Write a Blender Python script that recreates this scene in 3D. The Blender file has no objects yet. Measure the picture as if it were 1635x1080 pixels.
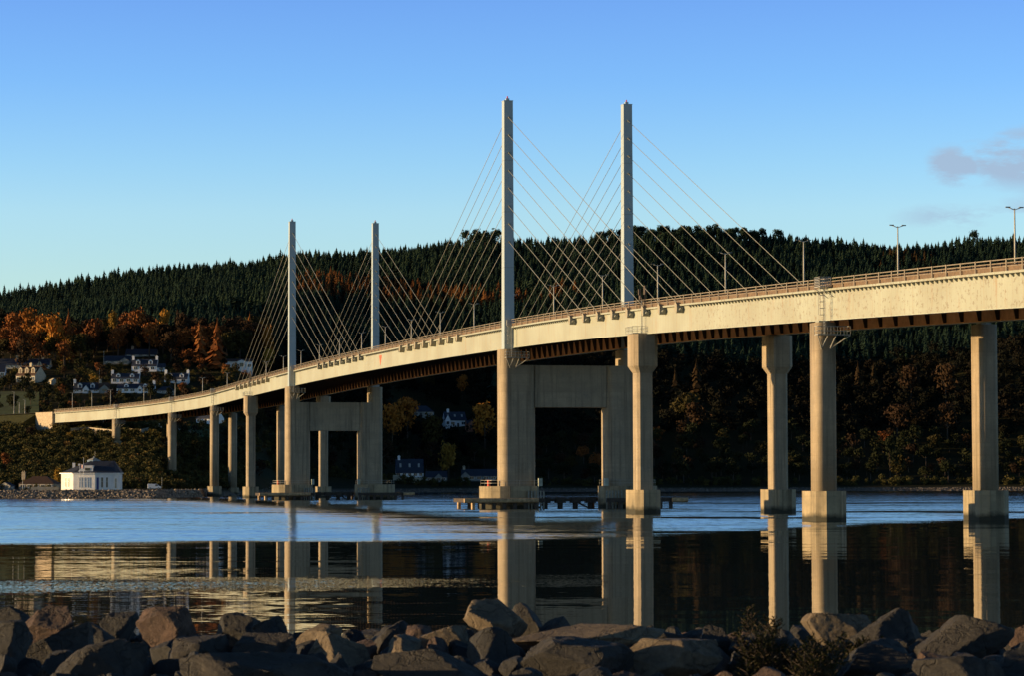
import bpy, math, random
import numpy as np
from mathutils import Vector, Matrix, noise as mnoise

rnd = random.Random(7)
rng = np.random.default_rng(11)
sc = bpy.context.scene
COL = sc.collection

# ------------------------------------------------------------------ camera
FPX, CAMH, PITCH, ROLL = 4446.86, 5.2083, 0.0509, -0.0026
cam_d = bpy.data.cameras.new('camera')
cam = bpy.data.objects.new('camera', cam_d)
COL.objects.link(cam)
cam_d.sensor_width = 36.0
cam_d.lens = FPX / 1635 * 36.0
cam_d.clip_start = 0.5
cam_d.clip_end = 12000
cam.matrix_world = (Matrix.Translation((0, 0, CAMH)) @ Matrix.Rotation(math.pi / 2 + PITCH, 4, 'X')
                    @ Matrix.Rotation(ROLL, 4, 'Z'))
cam_d.dof.use_dof = True
cam_d.dof.focus_distance = 480
cam_d.dof.aperture_fstop = 8.0
sc.camera = cam

# ------------------------------------------------------------------ world and sun
SUN_EL = math.radians(5.2)
SUN_TO = Vector((-0.9951, -0.0985, 0.0)).normalized()      # horizontal direction towards the sun
w = bpy.data.worlds.new('World')
sc.world = w
w.use_nodes = True
nt = w.node_tree
bg = nt.nodes['Background']
sky = nt.nodes.new('ShaderNodeTexSky')
sky.sky_type = 'NISHITA'
sky.sun_disc = False
sky.sun_elevation = SUN_EL
sky.sun_rotation = math.atan2(SUN_TO.x, SUN_TO.y)
sky.altitude = 0
sky.air_density = 1.0
sky.dust_density = 0.2
sky.ozone_density = 2.0
bg.inputs[1].default_value = 0.10
# thin mauve clouds low in the sky, right of the bridge (laid out by world direction)
def wn(t, **k):
    n = nt.nodes.new(t)
    for a, b in k.items(): setattr(n, a, b)
    return n
tc = wn('ShaderNodeTexCoord')
mp = wn('ShaderNodeMapping'); mp.inputs['Scale'].default_value = (14, 14, 44)
mp.inputs['Location'].default_value = (0.75, 0, 0.3)
nt.links.new(tc.outputs['Generated'], mp.inputs[0])
nz = wn('ShaderNodeTexNoise'); nz.inputs['Scale'].default_value = 2.6; nz.inputs['Detail'].default_value = 7
nz.inputs['Roughness'].default_value = 0.62
nt.links.new(mp.outputs[0], nz.inputs['Vector'])
sx = wn('ShaderNodeSeparateXYZ'); nt.links.new(tc.outputs['Generated'], sx.inputs[0])
def mth(op, a, b=None, c=None, clamp=False, tree=None):
    t = tree or nt
    n = t.nodes.new('ShaderNodeMath'); n.operation = op; n.use_clamp = clamp
    for i, v in enumerate((a, b, c)):
        if v is None: continue
        if isinstance(v, (int, float)): n.inputs[i].default_value = v
        else: t.links.new(v, n.inputs[i])
    return n.outputs[0]
def blob(cx, cz, rx, rz):
    dx = mth('DIVIDE', mth('SUBTRACT', sx.outputs[0], cx), rx)
    dz = mth('DIVIDE', mth('SUBTRACT', sx.outputs[2], cz), rz)
    r2 = mth('ADD', mth('MULTIPLY', dx, dx), mth('MULTIPLY', dz, dz))
    return mth('SUBTRACT', 1.0, mth('SQRT', r2))
CLOUDS = [(0.184, 0.113, 0.034, 0.013), (0.157, 0.1105, 0.013, 0.0095), (0.205, 0.109, 0.034, 0.018),
          (0.158, 0.093, 0.026, 0.006), (0.190, 0.095, 0.022, 0.008)]
acc = None
for k, cdef in enumerate(CLOUDS):
    b = mth('MULTIPLY', blob(*cdef), 1.0 if k < 3 else 0.45)
    acc = b if acc is None else mth('MAXIMUM', acc, b)
fr = mth('GREATER_THAN', sx.outputs[1], 0.0)
cm = mth('MULTIPLY', mth('ADD', mth('MULTIPLY', acc, 1.0), mth('MULTIPLY', mth('SUBTRACT', nz.outputs[0], 0.5), 4.2)), 1.0)
cm = mth('MULTIPLY', mth('MULTIPLY', cm, 1.5, clamp=True), mth('MULTIPLY', mth('MULTIPLY', acc, 2.2, clamp=True), fr))
cm = mth('MULTIPLY', cm, 0.92)
mix = wn('ShaderNodeMix', data_type='RGBA')
nt.links.new(cm, mix.inputs['Factor'])
hs = wn('ShaderNodeHueSaturation'); hs.inputs['Saturation'].default_value = 1.0; hs.inputs['Value'].default_value = 1.0
nt.links.new(sky.outputs[0], hs.inputs['Color'])
# clear northern autumn air: deeper blue overhead, pale towards the horizon
tint = wn('ShaderNodeValToRGB'); nt.links.new(mth('MULTIPLY', sx.outputs[2], 1.5), tint.inputs[0])
te = tint.color_ramp.elements
TS = [(0.112, (1.58, 1.96, 2.80)), (0.143, (1.58, 1.98, 2.85)), (0.1695, (1.36, 1.86, 2.88)), (0.213, (1.06, 1.60, 2.90)), (0.2535, (0.96, 1.40, 2.75)), (0.40, (0.33, 0.64, 0.98)), (0.75, (0.20, 0.25, 0.34))]
while len(te) < len(TS): te.new(0.5)
for e_, (p_, c_) in zip(te, TS): e_.position = p_; e_.color = (*c_, 1)
tm = wn('ShaderNodeMix', data_type='RGBA', blend_type='MULTIPLY'); tm.inputs['Factor'].default_value = 1.0
nt.links.new(hs.outputs[0], tm.inputs['A']); nt.links.new(tint.outputs[0], tm.inputs['B'])
nt.links.new(tm.outputs['Result'], mix.inputs['A'])
mix.inputs['B'].default_value = (2.4, 3.2, 4.3, 1)
nt.links.new(mix.outputs['Result'], bg.inputs[0])

sun_d = bpy.data.lights.new('sun', 'SUN')
sun = bpy.data.objects.new('sun', sun_d)
COL.objects.link(sun)
sun_d.energy = 5.0
sun_d.angle = math.radians(0.5)
sun_d.color = (1.0, 0.67, 0.32)
sv = Vector((SUN_TO.x * math.cos(SUN_EL), SUN_TO.y * math.cos(SUN_EL), math.sin(SUN_EL)))
sun.rotation_euler = sv.to_track_quat('Z', 'Y').to_euler()
sun.location = (-200, 0, 120)

sc.view_settings.view_transform = 'Standard'
sc.view_settings.look = 'None'
sc.view_settings.exposure = 0.66
sc.view_settings.gamma = 1.0
sc.render.resolution_x = 1024
sc.render.resolution_y = 677
sc.render.engine = 'CYCLES'
sc.cycles.sample_clamp_indirect = 6.0
sc.cycles.blur_glossy = 1.0

# ------------------------------------------------------------------ helpers
def tag(o, label=None, cat=None, group=None, kind=None):
    if label: o['label'] = label
    if cat: o['category'] = cat
    if group: o['group'] = group
    if kind: o['kind'] = kind
    return o
def empty(name, loc, rz=0, label=None, cat=None, group=None):
    o = bpy.data.objects.new(name, None); COL.objects.link(o)
    o.empty_display_size = 0.5
    o.location = loc; o.rotation_euler = (0, 0, rz)
    return tag(o, label, cat, group)
def link(name, me, parent=None):
    o = bpy.data.objects.new(name, me); COL.objects.link(o)
    if parent is not None: o.parent = parent
    return o
def copy_tree(o, parent=None):
    c = o.copy(); COL.objects.link(c)
    if parent is not None: c.parent = parent
    for ch in list(o.children): copy_tree(ch, c)
    return c

class MB:
    def __init__(s): s.v = []; s.f = []; s.uv = {}
    def poly(s, pts, uvs=None):
        n = len(s.v); s.v += [tuple(p) for p in pts]; s.f.append(tuple(range(n, n + len(pts))))
        if uvs: s.uv[len(s.f) - 1] = uvs
    def add(s, vs, fs):
        n = len(s.v); s.v += [tuple(p) for p in vs]; s.f += [tuple(i + n for i in f) for f in fs]
    def hexa(s, p):   # 8 pts: bottom 0-3, top 4-7
        s.add(p, [(3, 2, 1, 0), (4, 5, 6, 7), (0, 1, 5, 4), (1, 2, 6, 5), (2, 3, 7, 6), (3, 0, 4, 7)])
    def box(s, x0, x1, y0, y1, z0, z1, T=None):
        p = [(x0, y0, z0), (x1, y0, z0), (x1, y1, z0), (x0, y1, z0), (x0, y0, z1), (x1, y0, z1), (x1, y1, z1), (x0, y1, z1)]
        if T: p = [T(*q) for q in p]
        s.hexa(p)
    def bar(s, a, b, r, n=6, r2=None):
        a = Vector(a); b = Vector(b); d = (b - a)
        if d.length < 1e-6: return
        d.normalize(); u = d.orthogonal().normalized(); v = d.cross(u)
        r2 = r if r2 is None else r2
        vs = []
        for k in range(n):
            t = 2 * math.pi * k / n
            vs.append(a + (u * math.cos(t) + v * math.sin(t)) * r)
        for k in range(n):
            t = 2 * math.pi * k / n
            vs.append(b + (u * math.cos(t) + v * math.sin(t)) * r2)
        fs = [(k, (k + 1) % n, n + (k + 1) % n, n + k) for k in range(n)] + [tuple(range(n))[::-1], tuple(range(n, 2 * n))]
        s.add(vs, fs)
    def prism(s, outline, z0, z1, T=None, top=None):
        n = len(outline); top = top or outline
        vs = [(x, y, z0) for x, y in outline] + [(x, y, z1) for x, y in top]
        if T: vs = [T(*q) for q in vs]
        fs = [(k, (k + 1) % n, n + (k + 1) % n, n + k) for k in range(n)] + [tuple(range(n))[::-1], tuple(range(n, 2 * n))]
        s.add(vs, fs)
    def build(s, name, mat, parent=None, smooth=False):
        me = bpy.data.meshes.new(name); me.from_pydata(s.v, [], s.f)
        if s.uv:
            uvl = me.uv_layers.new(name='UVMap')
            for p in me.polygons:
                if p.index in s.uv:
                    for li, uvv in zip(p.loop_indices, s.uv[p.index]): uvl.data[li].uv = uvv
        me.materials.append(mat)
        if smooth:
            for p in me.polygons: p.use_smooth = True
        me.update()
        return link(name, me, parent)

def np_mesh(name, V, F, mat, tint=None, smooth=False):
    """V (n,3), F (m,3) triangles"""
    me = bpy.data.meshes.new(name)
    me.vertices.add(len(V)); me.vertices.foreach_set('co', np.asarray(V, np.float32).ravel())
    me.loops.add(F.size); me.loops.foreach_set('vertex_index', np.asarray(F, np.int32).ravel())
    k = F.shape[1]
    me.polygons.add(len(F)); me.polygons.foreach_set('loop_start', np.arange(0, F.size, k, dtype=np.int32))
    try: me.polygons.foreach_set('loop_total', np.full(len(F), k, np.int32))
    except Exception: pass
    me.polygons.foreach_set('use_smooth', np.full(len(F), bool(smooth)))
    me.update(calc_edges=True)
    if tint is not None:
        a = me.attributes.new('tint', 'FLOAT', 'POINT'); a.data.foreach_set('value', np.asarray(tint, np.float32))
    if mat: me.materials.append(mat)
    return me

# ------------------------------------------------------------------ materials
def newmat(name):
    m = bpy.data.materials.new(name); m.use_nodes = True
    t = m.node_tree; b = t.nodes['Principled BSDF']
    return m, t, b
def N(t, typ, **k):
    n = t.nodes.new(typ)
    for a, b in k.items(): setattr(n, a, b)
    return n
def ramp(t, fac, stops):
    r = N(t, 'ShaderNodeValToRGB'); e = r.color_ramp.elements
    while len(e) < len(stops): e.new(0.5)
    for i, (p, c) in enumerate(stops):
        e[i].position = p; e[i].color = (*c, 1) if len(c) == 3 else c
    t.links.new(fac, r.inputs[0]); return r.outputs[0]
def noise(t, scale, detail=4, rough=0.55, vec=None, dist=0):
    n = N(t, 'ShaderNodeTexNoise'); n.inputs['Scale'].default_value = scale; n.inputs['Detail'].default_value = detail
    n.inputs['Roughness'].default_value = rough; n.inputs['Distortion'].default_value = dist
    if vec is not None: t.links.new(vec, n.inputs['Vector'])
    return n.outputs[0]
def mapped(t, scale, out='Object', loc=(0, 0, 0), rot=(0, 0, 0)):
    c = N(t, 'ShaderNodeTexCoord'); m = N(t, 'ShaderNodeMapping'); m.inputs['Scale'].default_value = scale
    m.inputs['Location'].default_value = loc; m.inputs['Rotation'].default_value = rot
    t.links.new(c.outputs[out], m.inputs[0]); return m.outputs[0]
def mixc(t, f, a, b, mode='MIX'):
    m = N(t, 'ShaderNodeMix', data_type='RGBA', blend_type=mode)
    for key, v in (('Factor', f), ('A', a), ('B', b)):
        if isinstance(v, (int, float)): m.inputs[key].default_value = v
        elif isinstance(v, tuple): m.inputs[key].default_value = (*v, 1) if len(v) == 3 else v
        else: t.links.new(v, m.inputs[key])
    return m.outputs['Result']
def bump(t, b, h, strength=0.4, dist=0.1):
    n = N(t, 'ShaderNodeBump'); n.inputs['Strength'].default_value = strength; n.inputs['Distance'].default_value = dist
    t.links.new(h, n.inputs['Height']); t.links.new(n.outputs[0], b.inputs['Normal'])
def simple(name, c, rough=0.7, metal=0.0, var=0.25, scale=1.5):
    m, t, b = newmat(name)
    n = noise(t, scale, 5, vec=mapped(t, (1, 1, 1)))
    lo = tuple(x * (1 - var) for x in c); hi = tuple(min(1, x * (1 + var)) for x in c)
    t.links.new(ramp(t, n, [(0.3, lo), (0.7, hi)]), b.inputs['Base Color'])
    b.inputs['Roughness'].default_value = rough; b.inputs['Metallic'].default_value = metal
    return m

def concrete(name, base, dark, lift=1.6, streak=0.55):
    m, t, b = newmat(name)
    v = mapped(t, (1, 1, 1))
    big = noise(t, 0.35, 6, 0.6, v)
    fine = noise(t, 3.5, 6, 0.7, v)
    st = noise(t, 1.0, 6, 0.65, mapped(t, (1.6, 1.6, 0.06)))          # rain streaks
    col = ramp(t, big, [(0.3, dark), (0.55, base), (0.8, tuple(min(1, x * 1.15) for x in base))])
    col = mixc(t, mth('MULTIPLY', mth('SUBTRACT', st, 0.47, tree=t), 5.0, clamp=True, tree=t), col,
               tuple(x * (1 - streak) for x in base))
    col = mixc(t, 0.35, col, ramp(t, fine, [(0.3, (0.35, 0.35, 0.34)), (0.7, (1, 1, 1))]), 'MULTIPLY')
    hb = noise(t, 1.0, 5, 0.6, mapped(t, (0.10, 0.10, 0.9), loc=(4, 4, 2)))
    col = mixc(t, mth('MULTIPLY', mth('SUBTRACT', hb, 0.5, tree=t), 3.0, clamp=True, tree=t), col, tuple(x * 0.6 for x in base))
    rs = noise(t, 1.0, 5, 0.7, mapped(t, (2.4, 2.4, 0.09), loc=(8, 1, 5)))
    col = mixc(t, mth('MULTIPLY', mth('SUBTRACT', rs, 0.6, tree=t), 3.0, clamp=True, tree=t), col, (base[0] * .55, base[1] * .42, base[2] * .32))
    # pour lifts and tide stain
    g = N(t, 'ShaderNodeNewGeometry'); s = N(t, 'ShaderNodeSeparateXYZ'); t.links.new(g.outputs['Position'], s.inputs[0])
    fr = mth('FRACT', mth('DIVIDE', s.outputs[2], lift, tree=t), tree=t)
    line = mth('LESS_THAN', fr, 0.045, tree=t)
    lift_tone = N(t, 'ShaderNodeTexWhiteNoise', noise_dimensions='1D')
    t.links.new(mth('FLOOR', mth('DIVIDE', s.outputs[2], lift, tree=t), tree=t), lift_tone.inputs['W'])
    col = mixc(t, mth('MULTIPLY', lift_tone.outputs[0], 0.42, tree=t), col, tuple(x * 0.62 for x in base))
    col = mixc(t, mth('MULTIPLY', line, 0.22, tree=t), col, tuple(x * 0.4 for x in base))
    tide = mth('SUBTRACT', 1.15, mth('ADD', s.outputs[2], mth('MULTIPLY', mth('SUBTRACT', big, 0.5, tree=t), 1.5, tree=t), tree=t), tree=t)
    col = mixc(t, mth('MULTIPLY', tide, 1.6, clamp=True, tree=t), col, (0.035, 0.033, 0.02))
    t.links.new(col, b.inputs['Base Color']); b.inputs['Roughness'].default_value = 0.85
    bump(t, b, fine, 0.3, 0.05)
    return m
M = {}
M['concrete'] = concrete('pier_concrete', (0.41, 0.335, 0.235), (0.28, 0.24, 0.18))
M['cap_concrete'] = concrete('foundation_concrete', (0.42, 0.345, 0.22), (0.21, 0.185, 0.13), 3.0, 0.7)

def girder_mat():
    m, t, b = newmat('cream_girder_paint')
    uv = N(t, 'ShaderNodeUVMap'); s = N(t, 'ShaderNodeSeparateXYZ'); t.links.new(uv.outputs[0], s.inputs[0])
    base = (0.34, 0.37, 0.31)
    v = mapped(t, (1, 1, 1))
    n1 = noise(t, 0.9, 6, 0.7, v); n2 = noise(t, 0.12, 3, 0.5, v)
    col = ramp(t, n2, [(0.35, (0.29, 0.30, 0.24)), (0.65, base)])
    # vertical stiffener shadow lines and plate joints
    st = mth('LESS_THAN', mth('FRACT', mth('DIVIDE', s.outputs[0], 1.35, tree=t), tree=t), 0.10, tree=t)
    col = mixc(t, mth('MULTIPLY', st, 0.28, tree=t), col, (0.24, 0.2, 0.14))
    jt = mth('LESS_THAN', mth('FRACT', mth('DIVIDE', s.outputs[0], 10.0, tree=t), tree=t), 0.013, tree=t)
    col = mixc(t, mth('MULTIPLY', jt, 0.8, tree=t), col, (0.3, 0.26, 0.18))
    # weathered patches, mostly towards the side span by the viewer
    patch = mth('MULTIPLY', mth('GREATER_THAN', noise(t, 1.5, 5, 0.75, mapped(t, (1, 1, 1), loc=(3, 1, 7))), 0.575, tree=t), 1.0, tree=t)
    zone = mth('MULTIPLY', mth('SUBTRACT', -103.0, s.outputs[0], tree=t), 0.08, clamp=True, tree=t)
    col = mixc(t, mth('MULTIPLY', mth('MULTIPLY', patch, zone, tree=t), 0.75, tree=t), col, (0.20, 0.17, 0.12))
    rs = noise(t, 1.0, 6, 0.7, mapped(t, (0.9, 0.9, 0.12), loc=(9, 2, 1)))
    col = mixc(t, mth('MULTIPLY', mth('SUBTRACT', rs, 0.56, tree=t), 3.5, clamp=True, tree=t), col, (0.28, 0.17, 0.08))
    t.links.new(col, b.inputs['Base Color']); b.inputs['Roughness'].default_value = 0.55
    return m
M['girder'] = girder_mat()
M['cream'] = simple('cream_steel_paint', (0.34, 0.37, 0.31), 0.5)
def inner_mat():
    m, t, b = newmat('weathered_brown_primer')
    v = mapped(t, (1, 1, 1))
    n = noise(t, 0.8, 6, 0.7, v)
    t.links.new(ramp(t, n, [(0.3, (0.55, 0.27, 0.12)), (0.7, (0.80, 0.46, 0.22))]), b.inputs['Base Color'])  # rust primer brightened: sun glow off the water put into the colour
    b.inputs['Roughness'].default_value = 0.7
    return m
M['inner'] = inner_mat()
M['soffit'] = simple('dark_soffit_paint', (0.06, 0.045, 0.035), 0.8)  # the unlit look of the gussets is put into this dark brown
def tower_mat():
    m, t, b = newmat('pale_tower_paint')
    v = mapped(t, (1, 1, 1)); n = noise(t, 0.7, 6, 0.65, mapped(t, (1, 1, 0.25)))
    col = ramp(t, n, [(0.3, (0.30, 0.37, 0.41)), (0.7, (0.38, 0.45, 0.48))])
    g = N(t, 'ShaderNodeNewGeometry'); s = N(t, 'ShaderNodeSeparateXYZ'); t.links.new(g.outputs['Position'], s.inputs[0])
    for zz in (43.2, 53.2, 62.5):
        l = mth('LESS_THAN', mth('ABSOLUTE', mth('SUBTRACT', s.outputs[2], zz, tree=t), tree=t), 0.06, tree=t)
        col = mixc(t, mth('MULTIPLY', l, 0.6, tree=t), col, (0.2, 0.21, 0.2))
    t.links.new(col, b.inputs['Base Color']); b.inputs['Roughness'].default_value = 0.5
    return m
M['tower'] = tower_mat()
M['cable'] = simple('cream_cable_sheath', (0.28, 0.29, 0.27), 0.45)
M['galv'] = simple('galvanised_steel', (0.36, 0.36, 0.33), 0.5, 0.2)
M['anchor'] = simple('grey_anchor_paint', (0.22, 0.23, 0.20), 0.6, 0.0, 0.4, 3)
M['lamp_grey'] = simple('lamp_grey_paint', (0.42, 0.42, 0.38), 0.5)
M['lamp_head'] = simple('lamp_head_grey', (0.12, 0.13, 0.13), 0.5)
M['asphalt'] = simple('asphalt', (0.055, 0.055, 0.055), 0.9)
M['red_light'] = simple('red_lamp_glass', (0.5, 0.04, 0.03), 0.3)
M['red'] = simple('red_paint', (0.6, 0.10, 0.04), 0.6)
M['timber'] = simple('tarred_timber', (0.05, 0.038, 0.03), 0.8, 0, 0.5, 2)
M['fender_pipe'] = simple('rusty_fender_tube', (0.42, 0.29, 0.16), 0.7, 0, 0.5, 2)
M['white_wall'] = simple('white_harling', (0.78, 0.78, 0.78), 0.9, 0, 0.08, 0.8)
M['cream_wall'] = simple('cream_harling', (0.46, 0.41, 0.30), 0.9, 0, 0.15, 0.8)
M['dim_wall'] = simple('dull_grey_harling', (0.24, 0.24, 0.22), 0.9, 0, 0.25, 0.8)
M['brick'] = simple('red_brick', (0.34, 0.13, 0.07), 0.9)
M['stone'] = simple('buff_stone', (0.40, 0.33, 0.24), 0.9, 0, 0.3)
def roof_mat(name, c):
    m, t, b = newmat(name)
    br = N(t, 'ShaderNodeTexBrick'); br.inputs['Scale'].default_value = 2.0
    br.inputs['Color1'].default_value = (*c, 1); br.inputs['Color2'].default_value = (*[x * 0.65 for x in c], 1)
    br.inputs['Mortar'].default_value = (*[x * 0.4 for x in c], 1)
    br.inputs['Mortar Size'].default_value = 0.03
    t.links.new(mapped(t, (1, 1, 1), rot=(math.pi / 2, 0, 0)), br.inputs[0])
    n = noise(t, 0.5, 5, 0.6, mapped(t, (1, 1, 1)))
    t.links.new(mixc(t, 0.5, br.outputs[0], ramp(t, n, [(0.3, (0.5, 0.5, 0.5)), (0.7, (1, 1, 1))]), 'MULTIPLY'), b.inputs['Base Color'])
    b.inputs['Roughness'].default_value = 0.6
    return m
M['slate'] = roof_mat('blue_slate', (0.055, 0.07, 0.11))
M['brown_roof'] = roof_mat('brown_tile', (0.13, 0.075, 0.05))
M['glass'] = simple('dark_window_glass', (0.03, 0.035, 0.045), 0.12, 0, 0.2)
M['blue_door'] = simple('blue_paint', (0.03, 0.05, 0.20), 0.5)
M['white_paint'] = simple('white_paint', (0.78, 0.78, 0.78), 0.35, 0, 0.04)
M['tyre'] = simple('tyre_rubber', (0.02, 0.02, 0.02), 0.8)

def foliage(name, cols, src='object'):
    m, t, b = newmat(name)
    if src == 'object':
        oi = N(t, 'ShaderNodeObjectInfo'); f = oi.outputs['Random']
    else:
        at = N(t, 'ShaderNodeAttribute'); at.attribute_name = 'tint'; f = at.outputs['Fac']
    n = noise(t, 0.8, 3, 0.6, mapped(t, (1, 1, 1)))
    f2 = mth('ADD', mth('MULTIPLY', f, 0.7, tree=t), mth('MULTIPLY', mth('SUBTRACT', n, 0.35, tree=t), 0.9, tree=t), clamp=True, tree=t)
    k = len(cols)
    col = ramp(t, f2, [(0.08 + 0.84 * i / max(1, k - 1), c) for i, c in enumerate(cols)])
    t.links.new(col, b.inputs['Base Color']); b.inputs['Roughness'].default_value = 0.9
    b.inputs['Specular IOR Level'].default_value = 0.15
    return m
M['fir'] = foliage('fir_needles', [(0.0080, 0.0207, 0.0161), (0.0161, 0.0345, 0.0218), (0.0299, 0.0483, 0.0230)], 'tint')
M['fir_one'] = foliage('fir_needles_single', [(0.008, 0.019, 0.014), (0.014, 0.030, 0.019), (0.024, 0.040, 0.020)])
M['larch'] = foliage('larch_needles', [(0.0910, 0.0325, 0.0117), (0.1430, 0.0553, 0.0163), (0.1300, 0.0650, 0.0195)], 'tint')
M['larch_one'] = foliage('larch_needles_single', [(0.1430, 0.0465, 0.0129), (0.2145, 0.0786, 0.0215), (0.2431, 0.1073, 0.0251)])
M['dull_larch'] = foliage('dull_larch_needles', [(0.0210, 0.0144, 0.0060), (0.0360, 0.0216, 0.0084), (0.0510, 0.0300, 0.0108)])  # dull brown larch copy, darkened for the shade over the right slope
M['rust'] = foliage('rust_leaves', [(0.1063, 0.0375, 0.0125), (0.1750, 0.0600, 0.0175), (0.2500, 0.0938, 0.0225)])
M['orange'] = foliage('orange_leaves', [(0.2210, 0.0806, 0.0156), (0.3250, 0.1300, 0.0208), (0.3900, 0.1885, 0.0286)])
M['gold'] = foliage('gold_leaves', [(0.2028, 0.1183, 0.0212), (0.2873, 0.1690, 0.0254), (0.2535, 0.1690, 0.0338)])
M['olive'] = foliage('olive_leaves', [(0.0268, 0.0227, 0.0074), (0.0413, 0.0330, 0.0091), (0.0495, 0.0413, 0.0124)])
M['brown'] = foliage('brown_twigs', [(0.0205, 0.0123, 0.0070), (0.0322, 0.0175, 0.0088), (0.0410, 0.0234, 0.0103)])  # browns and olives darkened so crowns on the right slope look less sunlit
M['green'] = foliage('dark_green_leaves', [(0.0088, 0.0132, 0.0053), (0.0150, 0.0194, 0.0070), (0.0220, 0.0229, 0.0079)])  # own dark green, taken darker still for the right slope's hill shade
M['wood_mass'] = foliage('mixed_wood_leaves', [(0.0036, 0.0047, 0.0021), (0.0054, 0.0060, 0.0025), (0.0093, 0.0065, 0.0029), (0.0134, 0.0081, 0.0032)], 'tint')  # hill shade over the wood is put into these near-black leaf colours
M['gorse'] = foliage('gorse_leaves', [(0.0292, 0.0331, 0.0117), (0.0585, 0.0565, 0.0175), (0.1073, 0.0829, 0.0244), (0.1560, 0.0829, 0.0292)], 'tint')
M['bark'] = simple('bark', (0.07, 0.05, 0.035), 0.95, 0, 0.4, 4)
M['weed'] = foliage('shore_weed_leaves', [(0.0125, 0.0160, 0.0050), (0.0250, 0.0275, 0.0060), (0.0500, 0.0425, 0.0100)], 'tint')

# ------------------------------------------------------------------ pixel / ground helpers
def yh(x): return 766.4 + ROLL * (x - 817.5)
def X_at(x, D): return (x - 817.5) / FPX * D
def z_at(x, y, D): return CAMH + (yh(x) - y) / FPX * D
def px_of(X, D): return 817.5 + FPX * X / D
SKY_X = [-1200, -400, 0, 100, 200, 300, 400, 480, 550, 650, 720, 770, 820, 900, 1000, 1100, 1170, 1250, 1350, 1450, 1550, 1635, 2200, 3400]
SKY_Y = [500, 475, 464, 449, 432, 419, 407, 396, 394, 385, 379, 376, 378, 372, 366, 364, 366, 374, 378, 381, 373, 373, 400, 470]
def crest_z(x): return 5.2 + (yh(x) - (np.interp(x, SKY_X, SKY_Y) + 26)) * 1950 / FPX
SH_X = [-1200, 250, 290, 343, 366, 400, 450, 600, 700, 3400]
SH_D = [800, 800, 840, 900, 930, 1000, 1080, 1120, 1150, 1150]
def shore(x): return float(np.interp(x, SH_X, SH_D))
PROF = {
    -1200: [(812, 2.0), (880, 2.6), (920, 6), (980, 13), (1040, 20), (1080, 26), (1120, 29.5), (1160, 34), (1220, 43.5), (1300, 56), (1400, 75)],
    250: [(812, 2.0), (880, 2.4), (930, 5), (980, 11), (1040, 20), (1080, 24), (1150, 30), (1220, 43), (1300, 56), (1400, 75)],
    300: [(860, 2.0), (930, 2.6), (990, 6), (1050, 15), (1100, 22), (1150, 28), (1220, 41), (1300, 55), (1400, 74)],
    366: [(940, 1.8), (1000, 3), (1060, 10), (1100, 17), (1150, 27), (1220, 40), (1300, 55), (1400, 73)],
    500: [(1105, 1.8), (1150, 5), (1200, 15), (1300, 38), (1400, 60)],
    700: [(1160, 1.8), (1195, 4.6), (1230, 7), (1300, 22), (1380, 40), (1450, 57)],
    1000: [(1162, 1.8), (1200, 7), (1300, 31), (1400, 55)],
    3400: [(1162, 1.8), (1200, 7), (1300, 31), (1400, 55)]}
PK = sorted(PROF)
DG = np.concatenate([np.arange(760, 1480, 6.0), np.arange(1480, 2150, 15.0), np.arange(2160, 3300, 60.0)])
def prof_z(k, x, D):
    s = shore(x)
    p = [(s - 60, -6), (s, -0.05)] + [q for q in PROF[k] if q[0] > s + 4] + [(1950, crest_z(x)), (2150, crest_z(x) - 4), (3300, crest_z(x) - 90)]
    a, b = zip(*p)
    return np.interp(D, a, b)
XG = np.concatenate([np.arange(-1200, -40, 40.0), np.arange(-40, 1680, 10.0), np.arange(1690, 3401, 45.0)])
ZG = np.zeros((len(XG), len(DG)))
for i, x in enumerate(XG):
    j = max(0, min(len(PK) - 2, int(np.searchsorted(PK, x, side='right')) - 1))
    f = (x - PK[j]) / (PK[j + 1] - PK[j])
    ZG[i] = (1 - f) * prof_z(PK[j], x, DG) + f * prof_z(PK[j + 1], x, DG)
def und(X, D):
    return (2.2 * np.sin(X * 0.021 + 1.3) * np.cos(D * 0.017 + X * 0.006) + 1.1 * np.sin(X * 0.055 + D * 0.04))
for i, x in enumerate(XG):
    X = (x - 817.5) / FPX * DG
    ZG[i] += und(X, DG) * np.clip((DG - 1230) / 250, 0, 1)
    ZG[i] += 3.5 * np.sin(X / 34.0 + .4 + DG * .004) * np.clip((DG - 1200) / 200, 0, 1) * np.clip((1880 - DG) / 250, 0, 1) * np.clip((x - 480) / 200, 0, 1)  # spurs added across the right slope to put its lee sides in shade
def ground(x, D):
    fi = np.interp(x, XG, np.arange(len(XG))); fj = np.interp(D, DG, np.arange(len(DG)))
    i = int(min(fi, len(XG) - 2)); j = int(min(fj, len(DG) - 2)); a = fi - i; b = fj - j
    return float(ZG[i, j] * (1 - a) * (1 - b) + ZG[i + 1, j] * a * (1 - b) + ZG[i, j + 1] * (1 - a) * b + ZG[i + 1, j + 1] * a * b)
def gpos(X, D): return ground(px_of(X, D), D)
def hit(x, y, dmin=790, dmax=2000):
    """distance at which the line of sight through (x,y) meets the ground"""
    prev = None
    for D in np.arange(dmin, dmax, 4.0):
        e = ground(x, D) - z_at(x, y, D)
        if e >= 0 and ground(x, D) > 0.5: return D
    return dmax
def gp(x, y, dmin=790):
    D = hit(x, y, dmin); return Vector((X_at(x, D), D, ground(x, D)))

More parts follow.
